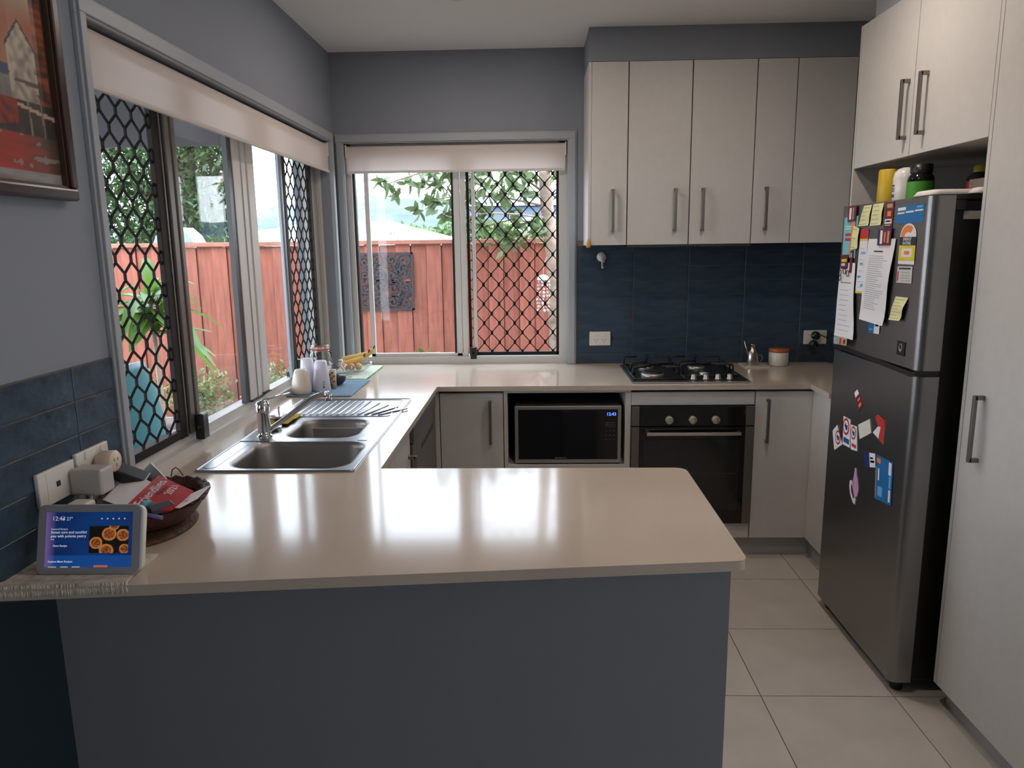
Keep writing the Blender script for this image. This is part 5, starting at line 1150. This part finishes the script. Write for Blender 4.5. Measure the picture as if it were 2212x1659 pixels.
# cordyline
t = thing('strap_leaf_plant', (-1.5, .72, 0), 'lime green strap leaved plant behind the near grille', 'plant')
put('stem', MB().tube([(-1.5, .72, -.02), (-1.49, .72, .6), (-1.5, .72, 1.22)], [.022, .018, .014], 8).tube([(-1.42, .95, 0), (-1.43, .93, .9)], [.018, .012], 7), BARK, t)
random.seed(31)
def strap(base, az, el, L, W, droop):
    m = MB(); n = 9; vs = []; f = []; dirv = Vector((math.cos(az)*math.cos(el), math.sin(az)*math.cos(el), math.sin(el))); side = Vector((-math.sin(az), math.cos(az), 0))
    for i in range(n+1):
        u = i/n; p = Vector(base)+dirv*L*u+Vector((0, 0, -droop*u*u*L)); w_ = W*(math.sin(PI*min(1, .08+.90*u))**.7)
        vs += [tuple(p-side*w_/2+Vector((0, 0, w_*.18))), tuple(p), tuple(p+side*w_/2+Vector((0, 0, w_*.18)))]
    for i in range(n): a_ = i*3; f += [(a_, a_+1, a_+4, a_+3), (a_+1, a_+2, a_+5, a_+4)]
    m._add(vs, f, True); return m
for k in range(48):
    b_ = (-1.5+random.uniform(-.02, .02), .72+random.uniform(-.02, .02), 1.0+.28*random.random()); put('leaf', strap(b_, k*2.4+random.uniform(-.3, .3), random.uniform(-.1, 1.15), random.uniform(.34, .50), random.uniform(.075, .10), random.uniform(.25, .9)), LEAF3, t, fix=False)
# garden shrubs along the bed
for k, (x, y, z, rx, lab) in enumerate(((-2.42, 2.1, .30, .29, 'variegated low shrub at the left of the bed below the fence'), (-1.80, 2.0, .33, .30, 'variegated low shrub in the middle of the wide window'), (-1.18, 2.05, .36, .29, 'variegated low shrub seen behind the middle sash stiles'), (-.58, 2.1, .40, .28, 'variegated low shrub nearest the scrollwork panel'))):
    t = thing('garden_shrub', (x, y, 0), lab, 'shrub', None)
    put('stem', MB().tube([(x, y, -.02), (x, y, z)], .012, 6).tube([(x, y, .05), (x+.2, y-.05, z)], .008, 6).tube([(x, y, .05), (x-.2, y-.05, z)], .008, 6), BARK, t)
    m = MB(); leaf_cloud(m, blob((x, y, z), (rx, .30, .26), 1300, 100+k, .6), .045, 120+k); put('foliage', m, LEAF4, t, kind='stuff')
t = thing('garden_shrub', (.1, 2.3, 0), 'tuft of thin green leaves low below the scrollwork panel', 'shrub')
m = MB(); leaf_cloud(m, blob((.10, 2.3, .50), (.30, .1, .12), 260, 140), .09, 141); put('foliage', m, LEAF3, t, kind='stuff'); put('stem', MB().tube([(.1, 2.3, -.02), (.1, 2.3, .5)], .01, 6), BARK, t)
t = put('bed_edging', MB().tube([(-3.4, 1.62, .05), (-2.2, 1.60, .06), (-1.2, 1.62, .05), (-.3, 1.60, .05), (1.6, 1.62, .05)], .06, 10), mat('log_edging', (.12, .10, .08), .95, bump=.5, bscale=30), label='low dark log edging of the garden bed', cat='edging')
# teal outdoor chair
t = thing('outdoor_chair', (-.95, -.50, 0), 'teal moulded outdoor chair just outside the near grille', 'chair')
TL_ = mat('teal_plastic_shell', (.045, .20, .215), .5); DKC = mat('dark_chair_frame', (.02, .02, .025), .5)
rings = []
def shell(u, v):   # u across -1..1, v up 0..1 : back faces away from the window
    w_ = .25*(1-.55*max(0, v-.6)**1.6*2.4); return Vector((-.93-.05*u*u-.06*v, -.46+u*w_, .42+.575*v-.02*u*u*v))
m = MB(); n = 14; vs = []; f = []
for lay in (0, 1):
    for j in range(n+1):
        for i in range(n+1):
            p = shell(i/n*2-1, j/n); vs.append((p.x+(-.016 if lay else 0), p.y, p.z))
N1 = n+1; o2 = N1*N1
for j in range(n):
    for i in range(n): a_ = j*N1+i; f += [(a_, a_+1, a_+N1+1, a_+N1), (a_+o2, a_+N1+o2, a_+N1+1+o2, a_+1+o2)]
for i in range(n):
    for a_, b_ in ((i, i+1), (n*N1+i, n*N1+i+1), (i*N1, (i+1)*N1), (i*N1+n, (i+1)*N1+n)): f.append((a_, b_, b_+o2, a_+o2))
m._add(vs, f, True); put('backrest', m, TL_, t)
put('seat', MB().box(-.95, -.52, -.68, -.26, .425, .445, .009), TL_, t)
for x, y in ((-.93, -.67), (-.93, -.33), (-.56, -.67), (-.56, -.33)): put('leg', MB().tube([(x, y, .43), (x+(-.03 if x < -.8 else .03), y+(-.03 if y < -.5 else .03), 0)], [.016, .011], 8), DKC, t)
put('back_post', MB().tube([(-.96, -.24, .42), (-1.03, -.20, .70), (-1.05, -.25, .88)], .014, 8), DKC, t)
